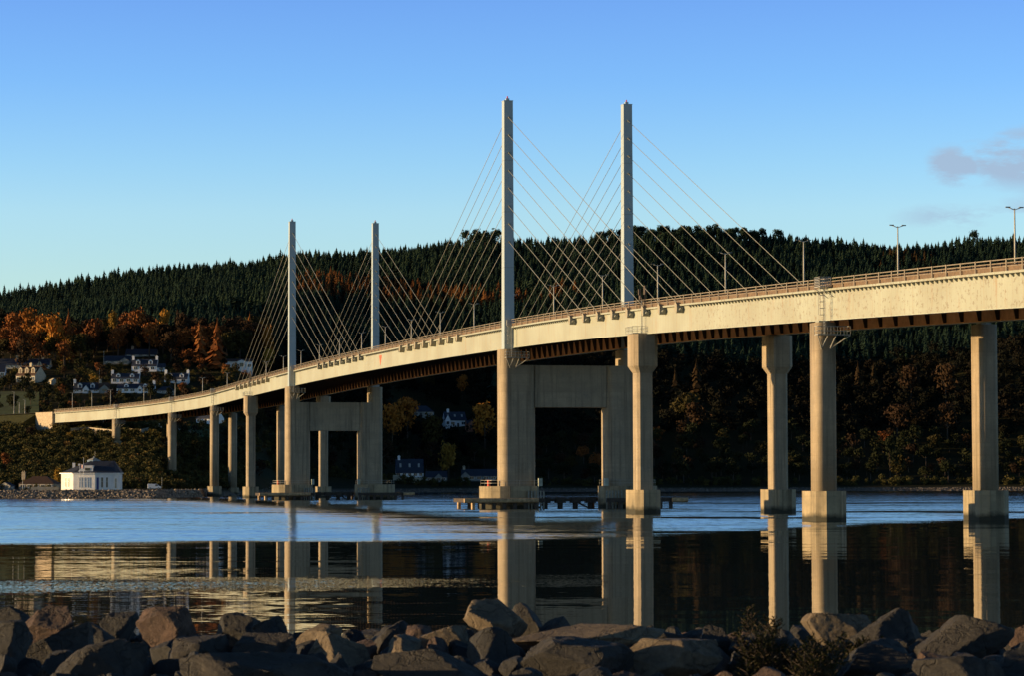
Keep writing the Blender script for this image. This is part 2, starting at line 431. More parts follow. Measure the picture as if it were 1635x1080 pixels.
# ------------------------------------------------------------------ terrain
V = np.zeros((len(XG), len(DG), 3))
V[:, :, 0] = ((XG - 817.5) / FPX)[:, None] * DG[None, :]
V[:, :, 1] = DG[None, :]; V[:, :, 2] = ZG
idx = np.arange(len(XG) * len(DG)).reshape(len(XG), len(DG))
F = np.stack([idx[:-1, :-1], idx[1:, :-1], idx[1:, 1:], idx[:-1, 1:]], -1).reshape(-1, 4)
def hill_mat():
    m, t, b = newmat('hillside_ground')
    v = mapped(t, (1, 1, 1))
    n = noise(t, 0.03, 6, 0.6, v); n2 = noise(t, 0.4, 5, 0.7, v)
    col = ramp(t, n, [(0.35, (0.022, 0.026, 0.010)), (0.55, (0.04, 0.038, 0.014)), (0.7, (0.07, 0.045, 0.02))])
    col = mixc(t, 0.5, col, ramp(t, n2, [(0.3, (0.4, 0.4, 0.4)), (0.7, (1, 1, 1))]), 'MULTIPLY')
    g = N(t, 'ShaderNodeNewGeometry'); s = N(t, 'ShaderNodeSeparateXYZ'); t.links.new(g.outputs['Position'], s.inputs[0])
    beach = mth('SUBTRACT', 1.9, s.outputs[2], clamp=True, tree=t)
    col = mixc(t, beach, col, ramp(t, n2, [(0.3, (0.10, 0.08, 0.06)), (0.7, (0.24, 0.19, 0.14))]))
    t.links.new(col, b.inputs['Base Color']); b.inputs['Roughness'].default_value = 0.95
    b.inputs['Specular IOR Level'].default_value = 0.1
    return m
me = np_mesh('hillside_terrain', V.reshape(-1, 3), F, hill_mat(), smooth=True)
tag(link('hillside_terrain', me), kind='structure')
# pasture sheet by the bridge head
def patch(name, mat, xs, ds, dz=0.25, kind='structure'):
    vs = []; nx, nd = 24, 16
    for i in range(nx + 1):
        for j in range(nd + 1):
            x = xs[0] + (xs[1] - xs[0]) * i / nx; D = ds[0] + (ds[1] - ds[0]) * j / nd
            vs.append((X_at(x, D), D, ground(x, D) + dz))
    id2 = np.arange(len(vs)).reshape(nx + 1, nd + 1)
    f = np.stack([id2[:-1, :-1], id2[1:, :-1], id2[1:, 1:], id2[:-1, 1:]], -1).reshape(-1, 4)
    o = link(name, np_mesh(name, np.array(vs), f, mat, smooth=True)); tag(o, kind=kind); return o
M['grass'] = simple('pasture_grass', (0.060, 0.095, 0.022), 0.95, 0, 0.4, 0.15)
patch('pasture', M['grass'], (-500, 62), (1128, 1228))
patch('green_field', M['grass'], (300, 350), (1110, 1150))
M['road'] = simple('tarmac', (0.06, 0.06, 0.06), 0.9)
patch('shore_road', M['road'], (20, 300), (868, 876), 0.12)

# ------------------------------------------------------------------ water
def water_mat():
    m, t, b = newmat('firth_water')
    g = N(t, 'ShaderNodeNewGeometry'); s = N(t, 'ShaderNodeSeparateXYZ'); t.links.new(g.outputs['Position'], s.inputs[0])
    X, Y = s.outputs[0], s.outputs[1]
    # wind-ruffled water far out, slick calm water close to the shore
    edge = mth('ADD', 226.0, mth('MULTIPLY', mth('MAXIMUM', mth('SUBTRACT', X, -2.0, tree=t), 0.0, tree=t), 1.9, tree=t), tree=t)
    wob = noise(t, 1.0, 4, 0.6, mapped(t, (0.035, 0.05, 1)))
    d = mth('SUBTRACT', mth('ADD', Y, mth('MULTIPLY', mth('SUBTRACT', wob, 0.5, tree=t), 60.0, tree=t), tree=t), edge, tree=t)
    spk = noise(t, 1.0, 3, 0.7, mapped(t, (4.5, 2.6, 1)))
    rough_mask = mth('MULTIPLY', mth('ADD', d, mth('MULTIPLY', mth('SUBTRACT', spk, 0.5, tree=t), 55.0, tree=t), tree=t), 0.055, clamp=True, tree=t)
    # slicks: long narrow bands of calm
    sl = noise(t, 1.0, 5, 0.6, mapped(t, (0.009, 0.028, 1), loc=(5, 2, 0)))
    slick = mth('MULTIPLY', mth('SUBTRACT', sl, 0.57, tree=t), 12.0, clamp=True, tree=t)
    far_amp = mth('SUBTRACT', 1.0, mth('MULTIPLY', slick, 0.85, tree=t), tree=t)
    # breeze streaks in the calm water
    bz = noise(t, 1.0, 5, 0.65, mapped(t, (0.016, 0.06, 1), loc=(1.7, 4, 0)))
    cats = mth('MULTIPLY', mth('SUBTRACT', bz, 0.57, tree=t), 8.0, clamp=True, tree=t)
    bq = mth('DIVIDE', mth('SUBTRACT', mth('ADD', Y, mth('MULTIPLY', mth('SUBTRACT', wob, 0.5, tree=t), 16.0, tree=t), tree=t), mth('ADD', 146.0, mth('MULTIPLY', X, 0.35, tree=t), tree=t), tree=t), 11.0, tree=t)
    bandm = mth('MULTIPLY', mth('SUBTRACT', 1.0, mth('MULTIPLY', bq, bq, tree=t), clamp=True, tree=t), mth('SUBTRACT', 0.42, mth('MULTIPLY', X, 0.018, tree=t), clamp=True, tree=t), tree=t)
    bandm = mth('MULTIPLY', bandm, mth('MULTIPLY', mth('SUBTRACT', spk, 0.42, tree=t), 5.0, clamp=True, tree=t), tree=t)
    cats = mth('MAXIMUM', mth('MULTIPLY', cats, mth('MULTIPLY', mth('SUBTRACT', spk, 0.48, tree=t), 6.0, clamp=True, tree=t), tree=t), bandm, tree=t)
    fine = N(t, 'ShaderNodeTexNoise'); fine.inputs['Scale'].default_value = 1.0; fine.inputs['Detail'].default_value = 4
    fine.inputs['Roughness'].default_value = 0.65
    t.links.new(mapped(t, (0.8, 1.6, 1)), fine.inputs['Vector'])
    slow = N(t, 'ShaderNodeTexNoise'); slow.inputs['Scale'].default_value = 1.0; slow.inputs['Detail'].default_value = 3
    t.links.new(mapped(t, (0.05, 0.22, 1), loc=(3, 3, 0)), slow.inputs['Vector'])
    def vec(op, a, bb):
        n = N(t, 'ShaderNodeVectorMath', operation=op)
        for i, q in enumerate((a, bb)):
            if isinstance(q, tuple): n.inputs[i].default_value = q
            elif isinstance(q, float): n.inputs[i].default_value = (q, q, q)
            else: t.links.new(q, n.inputs[i])
        return n.outputs[0]
    def scaled(v, f):
        n = N(t, 'ShaderNodeVectorMath', operation='SCALE'); t.links.new(v, n.inputs[0])
        if isinstance(f, (int, float)): n.inputs['Scale'].default_value = f
        else: t.links.new(f, n.inputs['Scale'])
        return n.outputs[0]
    vf = vec('SUBTRACT', fine.outputs['Color'], (0.5, 0.5, 0.5))
    vs = vec('SUBTRACT', slow.outputs['Color'], (0.5, 0.5, 0.5))
    amp_f = mth('ADD', 0.024, mth('ADD', mth('MULTIPLY', mth('MULTIPLY', rough_mask, far_amp, tree=t), 0.12, tree=t),
                                   mth('MULTIPLY', cats, 0.05, tree=t), tree=t), tree=t)
    amp_s = mth('ADD', 0.024, mth('MULTIPLY', rough_mask, 0.05, tree=t), tree=t)
    tot = vec('ADD', scaled(vf, amp_f), scaled(vs, amp_s))
    tot = vec('MULTIPLY', tot, (0.35, 1.0, 0.0))
    lean = N(t, 'ShaderNodeCombineXYZ')                    # steep faces of the wind waves look towards the near shore
    t.links.new(mth('MULTIPLY', mth('ADD', mth('MULTIPLY', rough_mask, far_amp, tree=t), mth('MULTIPLY', cats, 0.8, tree=t), tree=t), -0.054, tree=t), lean.inputs[1])
    tot = vec('ADD', tot, lean.outputs[0])
    tot = vec('ADD', tot, (0.0, 0.0, 1.0))
    nn = N(t, 'ShaderNodeVectorMath', operation='NORMALIZE'); t.links.new(tot, nn.inputs[0])
    t.links.new(nn.outputs[0], b.inputs['Normal'])
    b.inputs['Base Color'].default_value = (0.03, 0.05, 0.055, 1)
    b.inputs['IOR'].default_value = 1.333
    t.links.new(mth('ADD', 0.015, mth('MULTIPLY', rough_mask, 0.05, tree=t), tree=t), b.inputs['Roughness'])
    return m
mb = MB(); mb.poly([(-1500, 20, 0), (1500, 20, 0), (1500, 1400, 0), (-1500, 1400, 0)])
tag(mb.build('water', water_mat()), kind='structure')

# ------------------------------------------------------------------ bridge alignment
A = 0.2402
DIR = np.array([-math.sin(A), math.cos(A)]); NRM = np.array([math.cos(A), math.sin(A)])
C0 = np.array([10.0847, 500.3415])
HALF = 10.63
nodes = [(C0 + 395 * DIR, A)]
for (nx_, ny_), ang in (((-116.8, 957.0), math.radians(19.2)), ((-146.0, 1027.0), math.radians(26.5)), ((-177.2, 1078.0), math.radians(33)), ((-236.0, 1155.0), math.radians(39))):
    nodes.append((np.array([nx_, ny_]) + HALF * np.array([math.cos(ang), math.sin(ang)]), ang))
pts = [C0 + s * DIR for s in np.arange(-330, 396, 5.0)]
SN = [395.0]
for (p0, a0), (p1, a1) in zip(nodes[:-1], nodes[1:]):
    L = np.linalg.norm(p1 - p0); t0 = np.array([-math.sin(a0), math.cos(a0)]) * L; t1 = np.array([-math.sin(a1), math.cos(a1)]) * L
    for k in range(1, 17):
        u = k / 16; h = (2 * u**3 - 3 * u**2 + 1, u**3 - 2 * u**2 + u, -2 * u**3 + 3 * u**2, u**3 - u**2)
        pts.append(h[0] * p0 + h[1] * t0 + h[2] * p1 + h[3] * t1)
    SN.append(None)
pts = np.array(pts); SS = np.concatenate([[0], np.cumsum(np.linalg.norm(np.diff(pts, axis=0), axis=1))]) - 330.0
k0 = len(pts) - 1 - 16 * 4
SN = [float(SS[k0 + 16 * i]) for i in range(5)]
ZK = [(-330, 22.0), (-222, 26.55), (-162, 28.5), (-110, 30.1), (-80, 31.0), (-40, 32.0), (0, 32.65), (59, 33.3), (125, 33.75), (183, 33.95), (241, 33.9), (321, 33.45), (395, 32.85),
      (SN[1], 32.5), (SN[2], 31.95), (SN[3], 31.45), (SN[4], 31.2)]
def ztop(s):
    a, b = zip(*ZK); ss = np.linspace(s - 22, s + 22, 9)
    return float(np.mean(np.interp(ss, a, b)))
def cline(s):
    p = np.array([np.interp(s, SS, pts[:, 0]), np.interp(s, SS, pts[:, 1])])
    q = np.array([np.interp(s + 1, SS, pts[:, 0]) - np.interp(s - 1, SS, pts[:, 0]), np.interp(s + 1, SS, pts[:, 1]) - np.interp(s - 1, SS, pts[:, 1])])
    q /= np.linalg.norm(q)
    return p, np.array([q[1], -q[0]])
def W(s, off, z):
    p, n = cline(s); q = p + n * off
    return (float(q[0]), float(q[1]), float(z))
GD = 3.8                      # girder depth
S_END = SN[3]; S_BEG = -330
bridge = empty('cable_stayed_bridge', W(0, 0, 0), 0, 'long cream steel bridge with four slender towers and fans of stays crossing the water', 'bridge')
BL = Vector(bridge.location)
def bbuild(mb, name, mat, smooth=False, parent=None):
    """world-space verts, stored relative to the bridge empty"""
    base = BL
    mb.v = [(v[0] - base.x, v[1] - base.y, v[2] - base.z) for v in mb.v]
    return mb.build(name, mat, parent or bridge, smooth)
def sweep(mb, s0, s1, step, section, uvmap=False):
    """section(s) -> closed list of (off, z)"""
    n = max(1, int(round((s1 - s0) / step))); rings = []
    for k in range(n + 1):
        s = s0 + (s1 - s0) * k / n
        rings.append((s, [(o, z, W(s, o, z)) for o, z in section(s)]))
    m = len(rings[0][1])
    for (sa, ra), (sb, rb) in zip(rings[:-1], rings[1:]):
        for i in range(m):
            j = (i + 1) % m
            mb.poly([ra[i][2], rb[i][2], rb[j][2], ra[j][2]], [(sa, ra[i][1]), (sb, rb[i][1]), (sb, rb[j][1]), (sa, ra[j][1])] if uvmap else None)
    mb.poly([q[2] for q in rings[0][1]][::-1]); mb.poly([q[2] for q in rings[-1][1]])
def rect(o0, o1, za, zb):
    return lambda s: [(o0, ztop(s) + za), (o0, ztop(s) + zb), (o1, ztop(s) + zb), (o1, ztop(s) + za)]

GO = 10.40
for sg in (-1, 1):
    mb = MB()
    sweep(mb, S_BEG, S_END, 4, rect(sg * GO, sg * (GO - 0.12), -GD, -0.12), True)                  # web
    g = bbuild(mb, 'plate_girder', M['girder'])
    mb = MB(); sweep(mb, S_BEG, S_END, 4, rect(sg * (GO + 0.10), sg * (GO - 0.55), -GD - 0.09, -GD - 0.003), True)
    bbuild(mb, 'bottom_flange', M['cream'], parent=g)
    # inner face: brown plate and stiffeners
    mb = MB(); sweep(mb, S_BEG, S_END, 4, rect(sg * (GO - 0.125), sg * (GO - 0.16), -GD, -0.5))
    s = S_BEG + 0.6; gus = MB()
    while s < S_END - 1:
        zt = ztop(s)
        i0 = sg * (GO - 0.16); i1 = sg * (GO - 1.25); ib = sg * (GO - 0.55)
        a = [W(s, i0, zt - GD + 0.02), W(s + 0.08, i0, zt - GD + 0.02), W(s + 0.08, ib, zt - GD + 0.02), W(s, ib, zt - GD + 0.02),
             W(s, i0, zt - 0.5), W(s + 0.08, i0, zt - 0.5), W(s + 0.08, i1, zt - 0.5), W(s, i1, zt - 0.5)]
        gus.hexa(a)
        s += 5.6 if s < -100 else 4.2
    sweep(mb, S_BEG, S_END, 4, rect(sg * (GO - 0.16), sg * (GO - 0.6), -GD + 0.003, -GD + 0.12))
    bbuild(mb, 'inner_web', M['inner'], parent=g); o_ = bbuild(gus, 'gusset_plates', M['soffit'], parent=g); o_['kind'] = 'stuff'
    if sg < 0:                                        # little brackets under the edge beam
        mb = MB(); s = -238.0; nb = 0
        while s < S_END - 1:
            zt = ztop(s)
            stays = (-106 < s < -40) or (37 < s < 99) or (139 < s < 200) or (270 < s < 334)
            if not stays:
                d = 0.16 if s < 200 else 0.12; q1 = MB() if nb < 100 else mb; nb += 1
                q1.hexa([W(s, -GO - 0.02, zt - 0.62), W(s + d, -GO - 0.02, zt - 0.62), W(s + d, -GO - 0.08, zt - 0.62), W(s, -GO - 0.08, zt - 0.62),
                         W(s, -GO - 0.02, zt - 0.26), W(s + d, -GO - 0.02, zt - 0.26), W(s + d, -GO - 0.5, zt - 0.26), W(s, -GO - 0.5, zt - 0.26)])
                if q1 is not mb: bbuild(q1, 'edge_bracket', M['anchor'], parent=g)
            s += 1.35
        o_ = bbuild(mb, 'edge_brackets', M['anchor'], parent=g); o_['kind'] = 'stuff'
# deck plate and cross beams
mb = MB(); sweep(mb, S_BEG, S_END, 4, rect(-10.95, 10.95, -0.25, 0.0), True)
bbuild(mb, 'deck_edge', M['girder'])
mb = MB(); sweep(mb, S_BEG, S_END, 4, rect(-9.9, 9.9, 0.004, 0.06)); bbuild(mb, 'road_surface', M['asphalt'])
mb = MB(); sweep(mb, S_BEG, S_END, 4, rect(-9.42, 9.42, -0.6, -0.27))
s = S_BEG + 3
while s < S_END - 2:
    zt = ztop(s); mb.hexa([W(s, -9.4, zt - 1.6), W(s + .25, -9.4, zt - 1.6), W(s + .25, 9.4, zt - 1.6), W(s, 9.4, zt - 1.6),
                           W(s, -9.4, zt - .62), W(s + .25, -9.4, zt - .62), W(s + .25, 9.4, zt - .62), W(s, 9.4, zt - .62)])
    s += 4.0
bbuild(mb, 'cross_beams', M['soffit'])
# parapets: open rails with posts outside, panelled barrier inside
def rails(off, name, mat, spacing=4.0):
    mb = MB()
    for zc, h in ((1.22, 0.10), (0.86, 0.07), (0.5, 0.07)):
        sweep(mb, S_BEG, S_END, 4, rect(off, off + 0.07, zc - h / 2, zc + h / 2))
    s = S_BEG + 1
    while s < S_END:
        zt = ztop(s); mb.hexa([W(s, off - 0.07, zt - .02), W(s + .24, off - 0.07, zt - .02), W(s + .24, off + .002, zt - .02), W(s, off + .002, zt - .02),
                               W(s, off - 0.07, zt + 1.3), W(s + .24, off - 0.07, zt + 1.3), W(s + .24, off + .002, zt + 1.3), W(s, off + .002, zt + 1.3)])
        s += spacing
    return bbuild(mb, name, mat)
M['rail'] = simple('aged_parapet_rail', (0.24, 0.20, 0.14), 0.5, 0.1); rails(-10.85, 'parapet', M['rail']); rails(10.78, 'parapet', M['galv'])
M['barrier'] = simple('brown_grey_barrier', (0.13, 0.085, 0.05), 0.7, 0, 0.35, 2)
for off in (-9.7, -0.9, 0.85, 9.65):
    mb = MB(); sweep(mb, S_BEG, S_END, 4, rect(off, off + 0.05, 0.42, 0.80)); sweep(mb, S_BEG, S_END, 4, rect(off, off + 0.05, 0.88, 1.0))
    s = S_BEG + 2.2
    while s < S_END:
        zt = ztop(s); mb.hexa([W(s, off + .052, zt + .05), W(s + .1, off + .052, zt + .05), W(s + .1, off + .14, zt + .05), W(s, off + .14, zt + .05),
                               W(s, off + .052, zt + 1.0), W(s + .1, off + .052, zt + 1.0), W(s + .1, off + .14, zt + 1.0), W(s, off + .14, zt + 1.0)])
        s += 3.2
    bbuild(mb, 'crash_barrier', M['barrier'])
mb = MB()
for off in (-10.72, 10.62): sweep(mb, S_BEG, S_END, 4, rect(off, off + 0.04, 0.02, 0.44))
bbuild(mb, 'kick_plate', M['barrier'])

# ------------------------------------------------------------------ piers
def octo(w_, e, c):
    return [(-w_ / 2 + c, -e / 2), (w_ / 2 - c, -e / 2), (w_ / 2, -e / 2 + c), (w_ / 2, e / 2 - c), (w_ / 2 - c, e / 2), (-w_ / 2 + c, e / 2), (-w_ / 2, e / 2 - c), (-w_ / 2, -e / 2 + c)]
def rrect(w_, e, r, n=5):
    o = []
    for cx, cy, a0 in ((w_ / 2 - r, -e / 2 + r, -math.pi / 2), (w_ / 2 - r, e / 2 - r, 0), (-w_ / 2 + r, e / 2 - r, math.pi / 2), (-w_ / 2 + r, -e / 2 + r, math.pi)):
        o += [(cx + r * math.cos(a0 + math.pi / 2 * k / n), cy + r * math.sin(a0 + math.pi / 2 * k / n)) for k in range(n + 1)]
    return o
def stad(w_, e, left=True, right=True, n=8):
    r = e / 2; o = []
    if right: o += [(w_ / 2 - r + r * math.cos(t), r * math.sin(t)) for t in np.linspace(-math.pi / 2, math.pi / 2, n + 1)]
    else: o += [(w_ / 2, -r), (w_ / 2, r)]
    if left: o += [(-w_ / 2 + r + r * math.cos(t), r * math.sin(t)) for t in np.linspace(math.pi / 2, 3 * math.pi / 2, n + 1)]
    else: o += [(-w_ / 2, r), (-w_ / 2, -r)]
    return o
def loc(s, off):
    return lambda x, y, z: W(s + y, off + x, z)
def pier_column(s, off, style, ztopc, zbase, base):
    mb = MB(); T = loc(s, off)
    if style == 'capital':
        mb.prism(octo(2.4, 3.0, 0.36), zbase, ztopc - 5.9, T)
        c = bbuild(mb, 'pier_column', M['concrete'])
        mb = MB(); mb.prism(octo(2.4, 3.0, 0.36), ztopc - 5.897, ztopc - 4.85, T, octo(3.75, 4.3, 0.6)); mb.prism(octo(3.75, 4.3, 0.6), ztopc - 4.847, ztopc - 0.02, T)
        bbuild(mb, 'capital', M['concrete'], parent=c)
        for sx_ in (-1, 1):
            mb = MB(); mb.box(sx_ * .9 - .45, sx_ * .9 + .45, -.5, .5, ztopc - 0.018, ztopc + 0.16, T); bbuild(mb, 'bearing', M['anchor'], parent=c)
    else:
        mb.prism(rrect(2.65, 3.2, .8), zbase, ztopc - 0.25, T); c = bbuild(mb, 'pier_column', M['concrete'])
        for fc in c.data.polygons: fc.use_smooth = abs(fc.normal.z) < .5
        mb = MB(); mb.box(-.7, .7, -.7, .7, ztopc - 0.248, ztopc + 0.02, T); bbuild(mb, 'bearing', M['anchor'], parent=c)
    if base == 'block':
        mb = MB(); mb.prism(octo(3.9, 7.0, 1.0), -3.0, zbase - 0.002, T); bbuild(mb, 'foundation', M['cap_concrete'], parent=c)
    elif base == 'plinth':
        mb = MB(); mb.prism(octo(3.6, 4.4, 0.6), zbase - 2.5, zbase - 0.002, T); bbuild(mb, 'foundation', M['cap_concrete'], parent=c)
    return c
PIERS = [(-241, 'round', 3.7, 'block'), (-161.2, 'round', 3.7, 'block'), (-83.2, 'capital', 3.6, 'block'), (316.8, 'capital', 3.3, 'block'),
         (395, 'round', 3.3, 'block'), (SN[1], 'round', 2.6, 'plinth'), (SN[2], 'round', 19.8, 'plinth')]
for s, st, zb, bs in PIERS:
    for sg in (-1, 1):
        zbb = zb
        if s == 395 and sg > 0: zbb = 3.0
        pier_column(s, sg * HALF, st, ztop(s) - GD - 0.12, zbb, bs)

# main tower piers: portal frames
def portal(s):
    zt = ztop(s) - GD - 0.12
    pf = None
    mb = MB()
    for sg in (-1, 1):
        T = loc(s, sg * 9.65)
        mb.prism(rrect(6.35, 4.6, 1.25, 8), 4.0, 25.6, T)
        T2 = loc(s, sg * 11.0)
        mb.prism(rrect(3.65, 4.6, 1.25), 25.602, zt - 0.25, T2)
    T = loc(s, 0)
    mb.box(-6.6, 6.6, -1.9, 1.9, 18.1, 25.59, T)
    pf = bbuild(mb, 'portal_pier', M['concrete'])
    for sg in (-1, 1):
        mb = MB(); T = loc(s, sg * 11.0); T3 = loc(s, sg * 10.2)
        mb.box(-.8, .8, -1, 1, zt - .248, zt + .02, T3); bbuild(mb, 'bearing', M['anchor'], parent=pf)
        mb = MB(); mb.prism(stad(10.8, 9.0), -3.0, 3.998, T)
        f = bbuild(mb, 'foundation', M['cap_concrete'], parent=pf)
        mb = MB()                                     # fender piles and rubbing ribs on the inner end
        for k in range(6): mb.box(-sg * 5.2 + sg * k * .55 - .12, -sg * 5.2 + sg * k * .55 + .12, -4.75, -4.48, -1, 3.2, T)
        bbuild(mb, 'rubbing_strips', M['anchor'], parent=pf)
        # guard rail round the foundation top
        mb = MB(); ring = stad(10.3, 8.5)
        for k in range(len(ring)):
            a = ring[k]; b_ = ring[(k + 1) % len(ring)]
            for hz in (0.55, 1.05): mb.bar(T(a[0], a[1], 4 + hz), T(b_[0], b_[1], 4 + hz), 0.03, 4)
            if k % 2 == 0: mb.bar(T(a[0], a[1], 3.95), T(a[0], a[1], 5.07), 0.035, 4)
        bbuild(mb, 'guard_rail', M['galv'], parent=pf)
        mb = MB(); mb.box(-sg * 4.9 - .35, -sg * 4.9 + .35, -3.6, -2.9, 4.0, 5.4, T)
        bbuild(mb, 'equipment_box', M['cream'], parent=pf)
    mb = MB(); T = loc(s, -11.0); mb.box(-3.9, -3.5, -.4, .4, 4.0, 5.1, T); bbuild(mb, 'red_marker_box', M['red'], parent=pf)
    return pf
# ------------------------------------------------------------------ towers, stays and anchors
LV = [70.2 - 3.2 * k for k in range(8)]
def tower(s, sg):
    T = loc(s, sg * 11.13); mb = MB()
    bot = [(-.92, -1.1), (.92, -1.1), (.92, 1.1), (-.92, 1.1)]; top_ = [(-.8, -.9), (.8, -.9), (.8, .9), (-.8, .9)]
    z0 = ztop(s) - GD - 0.3
    mb.prism(bot, z0, 73.2, T, top_)
    tw = bbuild(mb, 'tower', M['tower'])
    mb = MB(); mb.box(-.86, .86, -.97, .97, 73.203, 73.32, T); mb.box(-.3, .3, -.3, .3, 73.321, 73.75, T); bbuild(mb, 'tower_cap', M['tower'], parent=tw)
    mb = MB(); mb.bar(T(0, 0, 73.75), T(0, 0, 74.15), 0.12, 8); bbuild(mb, 'warning_light', M['red_light'], parent=tw)
    for z in LV:
        mb = MB()
        mb.bar(T(0.05, -1.3, z), T(0.05, 1.3, z), 0.17, 8)
        bbuild(mb, 'cable_socket', M['anchor'], parent=tw)
    # ladder cage at deck level
    mb = MB(); zd = ztop(s)
    if sg < 0:
        for x_ in (-.35, .15): mb.bar(T(x_, -1.35, zd - 3.2), T(x_, -1.35, zd + 1.6), 0.05, 4)
        zz = zd - 3.2
        while zz < zd + 1.6: mb.bar(T(-.35, -1.35, zz), T(.15, -1.35, zz), 0.025, 4); zz += .35
        mb.box(-.55, .3, -1.5, -1.2, zd + .1, zd + 1.15, T)
        bbuild(mb, 'access_ladder', M['galv'], parent=tw)
    return tw
SIDE = [43.5 + 8.45 * k for k in range(8)]; MAIN = [41 + 7.9 * k for k in range(8)]
for s0, d_side in ((0, -1), (240, 1)):
    portal(s0)
    for sg in (-1, 1):
        tower(s0, sg)
        for k in range(8):
            for dirn, arr in ((d_side, SIDE), (-d_side, MAIN)):
                sa = s0 + dirn * arr[k]; z1 = LV[7 - k]; zt = ztop(sa)
                a = W(s0 + dirn * 1.2, sg * 11.15, z1 - .1); b_ = W(sa, sg * 11.15, zt + 0.1)
                mb = MB(); mb.bar(a, b_, 0.048, 5); bbuild(mb, 'stay_cable', M['cable'], smooth=True)
# anchors
def anchor(sa, sg, dirn):
    """fin + pipe end, leaning towards its tower"""
    zt = ztop(sa); mb = MB(); o0 = sg * 10.4; o1 = sg * 11.42
    def P(y, o, z): return W(sa + dirn * y, o, zt + z)
    prof = [(-.55, .22), (.1, .25), (.75, -.25), (.62, -1.15), (.2, -1.3), (-.45, -.9)]
    n = len(prof)
    vs = [P(y, o0, z) for y, z in prof] + [P(y, o1, z) for y, z in prof]
    mb.add(vs, [(k, (k + 1) % n, n + (k + 1) % n, n + k) for k in range(n)] + [tuple(range(n))[::-1], tuple(range(n, 2 * n))])
    a = bbuild(mb, 'cable_anchor', M['girder'])
    mb = MB(); q = [(.78, -.25), (.95, -.45), (.82, -1.2), (.64, -1.15)]
    vs = [P(y, sg * 10.35, z) for y, z in q] + [P(y, sg * 11.5, z) for y, z in q]
    mb.add(vs, [(k, (k + 1) % 4, 4 + (k + 1) % 4, 4 + k) for k in range(4)] + [(3, 2, 1, 0), (4, 5, 6, 7)])
    mb.bar(P(.85, sg * 10.95, -.75), P(1.05, sg * 10.95, -.95), .28, 8)
    bbuild(mb, 'anchor_plate', M['anchor'], parent=a)
for s0, d_side in ((0, -1), (240, 1)):
    for k in range(8):
        for dirn, arr in ((d_side, SIDE), (-d_side, MAIN)):
            anchor(s0 + dirn * arr[k], -1, dirn)

# inspection platforms on the near columns
def platform(s, basket=True):
    zt = ztop(s); zb = zt - GD - 2.0; off0 = -12.4; off1 = -8.2; T = loc(s, 0)
    mb = MB(); T = (lambda T0: (lambda x, y, z: T0(x, y - (1.0 if s in (0.0, 240.0) else .2), z)))(loc(s, 0)); mb.box(off0, off1, -3.0, -1.75, zb, zb + .12, T)
    p = bbuild(mb, 'inspection_platform', M['galv'])
    mb = MB()
    for yy in (-3.0, -1.8):
        for hz in (.55, 1.1): mb.bar(T(off0, yy, zb + hz), T(off1, yy, zb + hz), .035, 4)
        for k in range(6):
            xx = off0 + (off1 - off0) * k / 5; mb.bar(T(xx, yy, zb + .1), T(xx, yy, zb + 1.12), .04, 4)
    for xx in (off0, off1):
        for hz in (.55, 1.1): mb.bar(T(xx, -3.0, zb + hz), T(xx, -1.8, zb + hz), .035, 4)
    bbuild(mb, 'guard_rail', M['galv'], parent=p)
    mb = MB()
    for x0, x1 in ((off0, -11.35), (-11.05, -11.35), (-10.0, -10.3), (off1, -10.3)): mb.bar(T(x0, -2.9, zb), T(x1, -1.4, zb - 1.7), .07, 5)
    bbuild(mb, 'strut', M['galv'], parent=p)
    mb = MB()
    for yy in (-2.05, -2.5): mb.bar(T(-11.3, yy, zb + .1), T(-11.3, yy, zt + .3), .05, 4)
    zz = zb + .3
    while zz < zt + .3: mb.bar(T(-11.3, -2.05, zz), T(-11.3, -2.5, zz), .022, 4); zz += .32
    for k in range(5):
        zc = zt - 3.3 + k * .8; mb.bar(T(-11.3, -1.9, zc), T(-11.95, -1.95, zc), .03, 4); mb.bar(T(-11.95, -1.95, zc), T(-11.95, -2.6, zc), .03, 4); mb.bar(T(-11.95, -2.6, zc), T(-11.3, -2.65, zc), .03, 4)
    for yy in (-1.95, -2.6): mb.bar(T(-11.95, yy, zt - 3.3), T(-11.95, yy, zt - .1), .03, 4)
    bbuild(mb, 'caged_ladder', M['galv'], parent=p)
    if basket:
        mb = MB(); x0, x1, y0, y1 = -12.3, -10.98, -3.6, -1.5
        mb.box(x0, x1, y0, y1, zt + .02, zt + .1, T)
        for (ax, ay), (bx_, by_) in (((x0, y0), (x1, y0)), ((x0, y0), (x0, y1)), ((x0, y1), (x1, y1))):
            for k in range(7):
                hz = .1 + 1.15 * k / 6; mb.bar(T(ax, ay, zt + hz), T(bx_, by_, zt + hz), .03, 4)
            for k in range(6):
                xx = ax + (bx_ - ax) * k / 5; yy = ay + (by_ - ay) * k / 5; mb.bar(T(xx, yy, zt + .1), T(xx, yy, zt + 1.27), .035, 4)
        mb.bar(T(x0, y0, zt), T(-10.5, y0, zt - 1.2), .06, 4); mb.bar(T(x0, y1, zt), T(-10.5, y1, zt - 1.2), .06, 4)
        bbuild(mb, 'access_basket', M['galv'], parent=p)
for s in (-161.2, 0.0, 240.0, 395.0, SN[1], SN[2]): platform(s, basket=s not in (0.0, 240.0))
